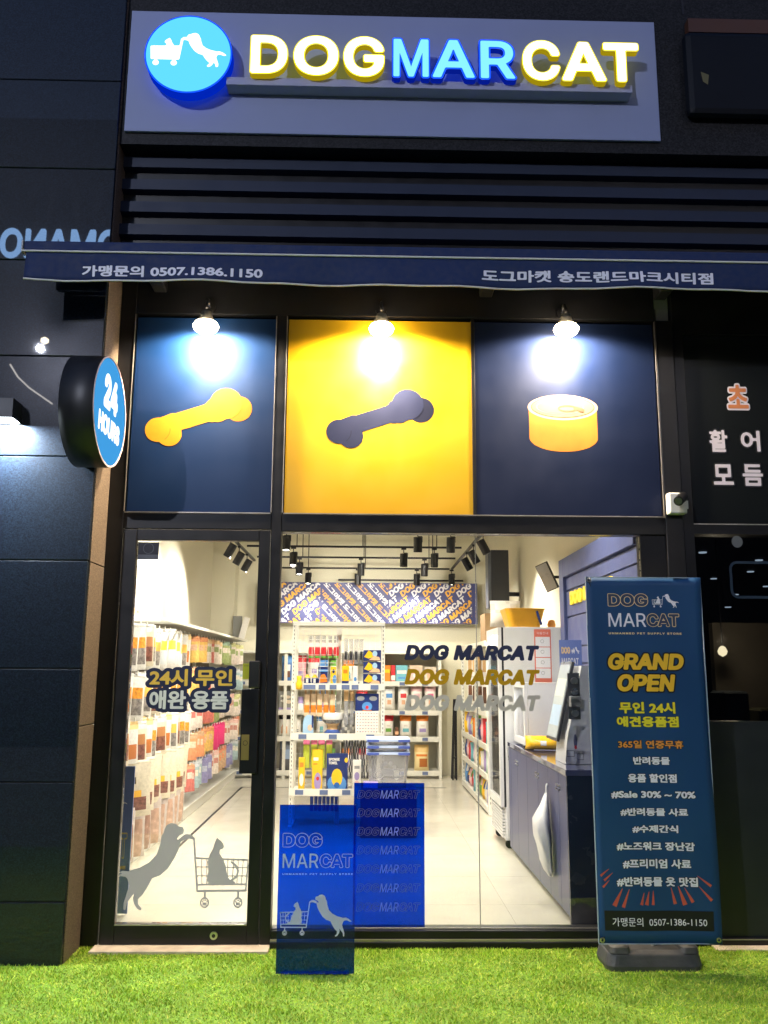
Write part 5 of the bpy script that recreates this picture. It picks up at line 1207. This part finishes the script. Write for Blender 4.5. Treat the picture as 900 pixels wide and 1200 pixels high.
# =================================================================== NAVY SLAT WALL AND COUNTER
SW = mat('slat_blue', (.085, .105, .25), .45, var=.03)
t = thing('slat_wall', 'navy blue slat wall panel with a thick frame behind the counter', 'wall panel', (1.81, 1.5, .95))
part('backing', t, (1.80, 1.849, .42, 2.57, .92, 2.50), m=NAVY)
zs_ = [.92, 1.18, 1.40, 1.58, 1.72, 1.98, 2.21, 2.33]
for z0, z1 in zip(zs_[:-1], zs_[1:]): part('slat', t, (1.782, 1.7995, .42, 2.44, z0 + .007, z1 - .007), m=SW, bevel=.003)
part('frame', t, (1.755, 1.7995, 2.445, 2.60, .92, 2.50), m=SW, bevel=.004); part('frame', t, (1.755, 1.7995, .42, 2.444, 2.335, 2.50), m=SW, bevel=.004)
b = MB(); text(b, 'DOG', -2.26, -1.86, 2.075, 2.19, 0, mat('wall_letter_yellow', (.85, .62, .02), .4, emit=(1, .75, .05), es=.35, var=0), w=.06, fitw=.06, font='I', U=(0, -1, 0), V=(0, 0, 1), O=(1.765, 0, 0), cells=26, depth=.017); b.build('lettering', t)
b = MB(); text(b, 'MARCAT', -1.80, -1.0, 2.075, 2.19, 0, MATS['wall_letter_yellow'], w=.06, fitw=.06, font='I', U=(0, -1, 0), V=(0, 0, 1), O=(1.765, 0, 0), cells=26, depth=.017); b.build('lettering', t)
t = thing('counter', 'long navy checkout counter with cupboard doors along the right side', 'counter', (1.55, 1.5, 0))
part('carcass', t, (1.285, 1.80, .40, 2.575, .06, .872), m=NAVYD)
part('worktop', t, (1.255, 1.81, .375, 2.59, .874, .910), m=mat('worktop', (.075, .08, .17), .10, coat=1.0, var=.03), bevel=.003)
part('end_panel', t, (1.262, 1.80, .378, .3985, .009, .872), m=NAVYD)
part('plinth', t, (1.30, 1.80, .41, 2.56, .0085, .058), m=NAVYD)
ds = [.402, .62, .94, 1.30, 1.72, 2.14, 2.45, 2.572]
for i, (y0, y1) in enumerate(zip(ds[:-1], ds[1:])):
    o = part('cupboard_door', t, (1.262, 1.284, y0 + .002, y1 - .002, .05, .868), m=NAVYC, bevel=.002)
    b = MB(); yk = (y1 - .04) if i % 2 == 0 else (y0 + .04); b.cyl((1.262, yk, .79), (1.250, yk, .79), .007, STEEL, 10); b.cyl((1.262, yk, .765), (1.250, yk, .765), .007, STEEL, 10); b.build('knob', o)
# white carrier bag hanging on the counter
t = thing('carrier_bag', 'white plastic carrier bag hanging from the navy counter', 'bag', (1.23, .90, .2))
_L = [(.700, 1.236, 1.246), (.665, 1.216, 1.248), (.62, 1.196, 1.250), (.575, 1.166, 1.252), (.53, 1.146, 1.252), (.48, 1.144, 1.252), (.43, 1.152, 1.253), (.38, 1.164, 1.253), (.33, 1.172, 1.254), (.28, 1.180, 1.254), (.235, 1.196, 1.254), (.205, 1.222, 1.254), (.192, 1.240, 1.252)]
b = MB(); rings = []
for i_, (z, xa, xb) in enumerate(_L):
    hw = (xb - xa) * .5; yw = (.012, .03, .05, .075, .095, .105, .11, .108, .104, .098, .09, .07, .03)[i_]; ring = []
    for k in range(30):
        a_ = k * 2 * math.pi / 30; cr = 1 + .10 * math.sin(6 * a_ + z * 14) * math.sin(z * 11) + .07 * math.sin(13 * a_ - z * 40)
        ring.append((min(1.2555, (xa + xb) / 2 + hw * math.cos(a_) * cr), .88 + .25 * (z - .45) * .4 + yw * math.sin(a_) * cr, z + .010 * math.sin(3 * a_)))
    rings.append(ring)
loft(b, rings, mat('bag_white', (.75, .75, .76), .35, var=.04, bump=.6, bscale=22)); b.build('body', t, smooth=True)
b = MB(); b.tube([(1.241, .905, .69), (1.243, .905, .75), (1.252, .905, .765)], .008, MATS['bag_white'], 8); b.build('handle', t)
# counter-top freezer
t = thing('counter_freezer', 'small white glass fronted chiller standing on the navy counter', 'chiller', (1.53, 2.25, .911))
part('cabinet', t, (1.335, 1.78, 2.0, 2.02, .925, 1.42), (1.335, 1.78, 2.50, 2.52, .925, 1.42), (1.335, 1.78, 2.0205, 2.4995, 1.40, 1.42), (1.335, 1.78, 2.0205, 2.4995, .925, .96), (1.76, 1.78, 2.0205, 2.4995, .961, 1.399), m=FW)
part('door_frame', t, (1.305, 1.333, 2.0, 2.045, .925, 1.42), (1.305, 1.333, 2.475, 2.52, .925, 1.42), (1.305, 1.333, 2.0455, 2.4745, 1.38, 1.42), (1.305, 1.333, 2.0455, 2.4745, .925, .975), m=FW)
b = MB(); b.box(1.316, 1.322, 2.046, 2.474, .976, 1.379, COOLG); b.build('glass_pane', t)
for x in (1.36, 1.74): b = MB(); b.box(x - .02, x + .02, 2.02, 2.06, .9105, .924, BLACKM); b.build('foot', t)
for z, cs in ((.965, (cPk, cO, cPe)), (1.10, (cTan, cPk, cW)), (1.24, (cB, cSk, cY))):
    for i, c_ in enumerate(cs):
        b = MB(); b.box(1.40, 1.50, 2.08 + i * .13, 2.18 + i * .13, z, z + .10, c_, ch=.008); b.box(1.3985, 1.3995, 2.095 + i * .13, 2.165 + i * .13, z + .03, z + .07, cW)
        b.build('chilled_pack', label='%s pack behind the chiller glass, %s from the street, %s row' % ({cPk: 'pale pink', cO: 'orange', cPe: 'peach', cTan: 'tan', cW: 'white', cB: 'blue', cSk: 'pale blue', cY: 'yellow'}[c_], ('first', 'second', 'third')[i], {.965: 'bottom', 1.10: 'middle', 1.24: 'top'}[z]), cat='pack', group='packs in the counter chiller')
# wet wipes pack
b = MB(); pouch_mesh(b, .28, .105, .14, lambda u, v: cW if .38 < u < .6 and .3 < v < .75 else mat('wipes_orange', (.90, .50, .02), .3), 1.405, 1.78, .9125, 12, 6, rz=R(-8)); b.build('wipes_pack', label='orange wet wipes pack lying on the glossy counter', cat='wipes pack', smooth=True)
b = MB(); b.box(1.28, 1.36, 1.92, 1.98, .9105, .93, BLACKM, ch=.004); b.build('card_tray', label='small black tray on the counter before the chiller', cat='tray')
# self checkout kiosk
t = thing('checkout_kiosk', 'white self checkout kiosk with a slanted screen on the counter end', 'kiosk', (1.5, .85, .911))
KW = mat('kiosk_white', (.66, .66, .66), .35)
b = MB(); v = [(1.330, .70, .912), (1.60, .70, .912), (1.60, .70, 1.55), (1.460, .70, 1.55), (1.345, .70, 1.06)]
v2 = [(p[0], 1.0, p[2]) for p in v]; b.add(v + v2, [(0, 1, 2, 3, 4), (9, 8, 7, 6, 5), (0, 4, 9, 5), (1, 6, 7, 2), (2, 7, 8, 3), (3, 8, 9, 4), (0, 5, 6, 1)], KW); b.build('body', t)
def slant(nm, a, h0, h1, y0, y1, m_, th=.018):
    """slab lying along the kiosk's slanted front: h along the slope, a its stand off"""
    p0 = Vector((1.345, 0, 1.06)); p1 = Vector((1.475, 0, 1.62)); d = (p1 - p0).normalized(); n = Vector((-d.z, 0, d.x))
    b = MB(); vs = []
    for y in (y0, y1):
        for h, o_ in ((h0, a), (h1, a), (h1, a + th), (h0, a + th)): q = p0 + d * h + n * o_; vs.append((q.x, y, q.z))
    b.add(vs, [(0, 1, 2, 3), (7, 6, 5, 4), (0, 4, 5, 1), (1, 5, 6, 2), (2, 6, 7, 3), (3, 7, 4, 0)], m_); return b.build(nm, t)
slant('bezel', .03, -.02, .52, .78, 1.12, mat('bezel_dark', (.05, .05, .055), .3))
slant('screen', .049, .0, .50, .80, 1.10, mat('screen_lit', (.3, .32, .33), .15, emit=(.50, .58, .56), es=.45, var=0), .003)
slant('screen_block',   .053, .28, .40, .82, 1.08, mat('screen_cream', (.5, .5, .4), .2, emit=(.75, .78, .62), es=.5, var=0), .001)
slant('screen_block', .053, .08, .22, .82, 1.08, mat('screen_blue', (.3, .4, .5), .2, emit=(.50, .62, .72), es=.5, var=0), .001)
part('paper_slot', t, (1.36, 1.44, .695, .699, 1.20, 1.50), m=mat('printer_dark', (.10, .10, .10), .4))
for z in (1.45, 1.38, 1.24): b = MB(); b.cyl((1.40, .695, z), (1.40, .66, z), .022, STEEL, 14); b.build('printer_roller', t)
part('printer_cover', t, (1.365, 1.435, .64, .699, 1.28, 1.35), m=mat('cover_grey', (.25, .25, .25), .35), bevel=.005)
b = MB(); b.box(1.34, 1.39, .695, .6985, .96, 1.0, cK); b.box(1.342, 1.388, .694, .6955, .963, .997, KW); b.box(1.41, 1.45, .695, .6985, .94, .98, cK); b.box(1.412, 1.448, .694, .6955, .943, .977, KW); b.art(poly2d(ell(1.40, 1.06, .012, .045, 16)), (0, .697, 0), (1, 0, 0), (0, 0, 1), pmat((90, 90, 120))); b.art(poly2d(ell(1.40, 1.02, .009, .012, 12)), (0, .6965, 0), (1, 0, 0), (0, 0, 1), cR); b.build('front_print', t)
t = thing('header_card', 'blue DOG MARCAT card standing behind the kiosk screen', 'card sign', (1.52, 1.25, .911))
part('card', t, (1.435, 1.60, 1.245, 1.25, 1.20, 1.74), m=mat('card_blue', (.16, .22, .50), .4)); part('stand', t, (1.48, 1.54, 1.22, 1.30, .911, 1.20), m=KW)
b = MB(); text(b, 'DOG', 1.45, 1.515, 1.64, 1.69, 1.2445, BP, w=.05, font='I', cells=14); b.art(LOGO_S, (1.525, 1.2445, 1.64), (.06, 0, 0), (0, 0, .05), PRINTW); text(b, 'MARCAT', 1.45, 1.575, 1.56, 1.61, 1.2445, PRINTW, w=.02, font='I', cells=14); b.build('lettering', t)

# =================================================================== LEFT WALL PEG RACK WITH HANGING PACKETS
t = thing('peg_rack', 'long white pegboard rack full of hanging packets along the left wall', 'display rack', (-2.0, 4.7, 0))
for k in range(5):
    y0 = 1.45 + k * 1.25; part('back_panel', t, (-2.262, -2.25, y0 + .01, y0 + 1.24, .13, 1.92), m=mat('rack_back', (.22, .17, .12), .6))
    part('upright', t, (-2.25, -2.21, y0 - .02, y0 + .02, .009, 1.95), m=SHELFW)
part('canopy', t, (-2.25, -1.72, 2.95, 7.70, 1.925, 1.955), m=mat('canopy_grey', (.42, .41, .37), .5), bevel=.004)
part('canopy_lip', t, (-1.718, -1.708, 1.45, 7.70, 1.925, 1.950), m=SHELFW)
part('base_deck', t, (-2.25, -1.80, 1.45, 7.70, .10, .125), m=SHELFW, bevel=.004)
part('kick_board', t, (-1.835, -1.815, 1.45, 7.70, .009, .099), m=SHELFW)
hk = MB()
def packet(nm, w_, h, th, fn, lab, cat, group):
    b = MB(); pouch_mesh(b, w_, h, th, fn, 0, 0, -h, 6, 8); b.box(-w_ * .45, w_ * .45, -.002, .002, -.012, .022, fn(.5, .99)); o = b.build(nm, local=True, smooth=True); o.location = (0, 0, -50); tag(o, lab, cat, group); return o
def F(top, mid, low, win=None):
    def f(u, v):
        if win and .18 < u < .82 and .10 < v < .50: return win
        return top if v > .84 else (mid if .56 < v < .80 and .18 < u < .82 else low)
    return f
PKW = mott((240, 236, 228), .12); PBW = mott((232, 220, 194), .12); OWN = mott((245, 160, 55), .4); GWN = mott((150, 142, 136), .5); BWN = mott((140, 88, 72), .5)
CLB = mat('clear_brown', (.30, .165, .115), .25, var=.3, scale=22, coat=.6); CLB2 = mat('clear_tan', (.50, .32, .23), .25, var=.25, scale=22, coat=.6); CLW = mat('clear_white', (.52, .44, .39), .25, var=.15, scale=18, coat=.6)
kinds = {}
def K(key, nm, w_, h, th, fn, cat='packet'): kinds[key] = (nm, w_, h, th, fn, cat)
K('a', 'snack_pouch', .155, .34, .05, F(PKW, OWN, PKW, GWN)); K('b', 'snack_pouch', .155, .32, .05, F(PKW, pmat((255, 190, 90)), PKW, GWN)); K('y', 'snack_pouch', .155, .33, .05, F(PKW, pmat((235, 240, 90)), PKW, pmat((220, 225, 225))))
K('z', 'snack_pouch', .15, .32, .05, F(PKW, pmat((190, 130, 80)), PBW, BWN)); K('x', 'snack_pouch', .16, .30, .05, F(pmat((250, 215, 150)), PKW, PKW, pmat((200, 120, 60))))
K('c', 'treat_pouch', .25, .40, .07, lambda u, v: (BWN if .15 < v < .36 and .2 < u < .85 else (pmat((250, 190, 60)) if .4 < v < .52 and .4 < u < .7 else (pmat((90, 80, 70)) if .6 < v < .72 and .3 < u < .8 and int(u * 14) % 2 else PBW))))
K('d', 'chew_bag', .20, .38, .07, lambda u, v: CLW if v > .75 or u < .12 or u > .88 else CLB); K('e', 'chew_bag', .20, .38, .07, lambda u, v: CLW if v > .7 or u < .12 or u > .88 else CLB2)
def soften(m_):
    c = m_.node_tree.nodes; v = [n for n in c if n.type == 'VECT_MATH'][0].inputs[0].default_value; return mat('soft_' + m_.name, tuple(.66 * v[i] + .34 * (.72, .48, .38)[i] for i in range(3)), .4, var=.18, scale=45)
for key, c1, c2, c3 in (('f', cO, cPe, cY), ('g', pmat((250, 215, 150)), cG, cW), ('h', pmat((245, 170, 110)), pmat((250, 235, 220)), cR), ('i', cTan, pmat((235, 220, 190)), cO), ('j', pmat((235, 60, 130)), pmat((235, 60, 130)), cP), ('k', pmat((250, 225, 190)), cR, cW),
                          ('l', pmat((60, 110, 200)), pmat((170, 200, 235)), cY), ('m', pmat((200, 225, 240)), pmat((235, 240, 220)), cT), ('n', pmat((60, 160, 140)), cW, cG), ('o', pmat((250, 205, 200)), pmat((200, 110, 100)), cW), ('p', pmat((240, 120, 60)), cO, cTan), ('q', pmat((215, 230, 150)), cG, cW)):
    if key != 'j': c1, c2, c3 = soften(c1), soften(c2), soften(c3)
    K(key, 'snack_packet', .13, .25, .03, F(c1, c2, c1 if key in 'jl' else c3))
words_ = dict(z='cream snack pouch with brown windows', x='pale yellow topped snack pouch', a='white snack pouch with an orange window', b='white snack pouch with a pale orange window', y='white snack pouch with a lemon print', c='large cream treat pouch with a brown window', d='clear bag of dark brown chews', e='clear bag of tan chews', f='orange snack packet', g='pale yellow and green packet', h='salmon and white packet', i='tan packet', j='bright pink packet', k='cream and red packet', l='blue packet with a yellow foot', m='pale blue packet', n='teal and white packet', o='rose packet', p='deep orange packet', q='lime packet')
protos = {}
def place(key, x, y, z, rz, rowname, tilt=0.0):
    lab = '%s, %s' % (words_[key], rowname)
    nm, w_, h, th, fn, cat = kinds[key]
    if key not in protos:
        o = packet(nm, w_, h, th, fn, lab, cat, lab); protos[key] = o
    else:
        o = protos[key].copy(); sc.collection.objects.link(o)
    o['label'] = lab; o['group'] = lab
    o.location = (x, y, z); o.rotation_euler = (tilt, rnd.uniform(-.05, .05), rz)
def hookbar(y, z, x0=-2.25, x1=-1.78): hk.box(x0, x1, y - .003, y + .003, z + .018, z + .024, STEEL); hk.box(x1 - .004, x1, y - .012, y + .012, z - .0, z + .03, WHITEP)
rows = ((1.86, 'ab', 'top row'), (1.47, 'ab', 'second row'), (1.11, 'ba', 'third row'), (.80, 'c', 'fourth row'))
for z, ks, rn in rows:
    n = 11 if ks != 'c' else 8
    for i in range(n):
        y = 1.62 + i * (.215 if ks != 'c' else .29); k = ks[(i // 3) % len(ks)]
        if z > 1.8 and 5 <= i <= 8: k = 'y'
        elif ks != 'c' and rnd.random() < .30: k = rnd.choice('zx')
        if rnd.random() < .06: hookbar(y, z); continue
        for j in range(2): place(k, -1.80 - j * .10 + rnd.uniform(-.02, .02), y + .02 * j + rnd.uniform(-.02, .02), z - rnd.uniform(0, .035), R(rnd.uniform(38, 70) if k != 'c' else rnd.uniform(30, 60)), rn + ' near the door')
        hookbar(y, z)
for i in range(8):
    y = 1.75 + i * .27
    for j in range(2): place('de'[(i + j) % 2] if i < 4 else 'e', -1.80 - j * .11, y, .445, R(rnd.uniform(30, 60)), 'lowest row near the door', 0)
    hookbar(y, .445)
far = ((1.86, 'ffghgnnqqq', 'top far row'), (1.52, 'ffhglnkoom', 'second far row'), (1.18, 'kkhinnooqq', 'third far row'), (.86, 'iiffjjkoop', 'fourth far row'), (.545, 'hmllopplmm', 'lowest far row'))
for z, ks, rn in far:
    n = 20
    for i in range(n):
        y = 4.12 + i * .178; k = ks[i * len(ks) // n]
        if rnd.random() < .08: hookbar(y, z); continue
        place(k, -1.80 + rnd.uniform(-.03, .03), y + rnd.uniform(-.02, .02), z - rnd.uniform(0, .04), R(rnd.uniform(35, 72)), rn + ' of the rack')
        hookbar(y, z)
hk.build('hook_bars', bpy.data.objects['peg_rack'], kind='stuff')
# standing blue banner inside the door
t = thing('floor_poster', 'blue standing poster with yellow outlined letters just inside the door', 'poster', (-1.66, .62, .01))
part('board', t, (-1.87, -1.452, .60, .612, .02, .90), m=mat('poster_blue', (.13, .19, .42), .45))
b = MB(); text(b, 'CAT', -1.60, -1.475, .34, .50, .5985, mat('poster_yellow', (.70, .50, .12), .5, var=0), w=.05, fitw=.05, font='I', cells=24); text(b, 'CAT', -1.60, -1.475, .34, .50, .5975, MATS['poster_blue'], w=.015, fitw=.05, font='I', cells=24)
text(b, 'SUPPLY STORE', -1.68, -1.475, .28, .30, .5985, MATS['poster_yellow'], w=.03, font='I', cells=12); b.art(LOGO_M, (-1.72, .5985, .62), (.235, 0, 0), (0, 0, .14), PRINTW); b.build('lettering', t)
part('foot', t, (-1.80, -1.52, .54, .70, .009, .02), m=BLACKM)
b = MB(); b.box(-1.93, -1.80, 7.70, 7.745, 1.95, 2.30, pmat((150, 150, 148))); b.box(-1.80, -1.72, 7.62, 7.68, 1.93, 2.28, cW, rot=Matrix.Rotation(R(14), 3, 'Y')); b.build('wall_notice', label='grey and white notice panels on the back column above the rack', cat='notice')

# =================================================================== tidy
for o in sc.objects:
    if '_o' in o: del o['_o']
for me in bpy.data.meshes:
    pass
print('script objects', len(sc.objects), 'tris', sum(len(o.data.polygons) for o in sc.objects if o.type == 'MESH'))
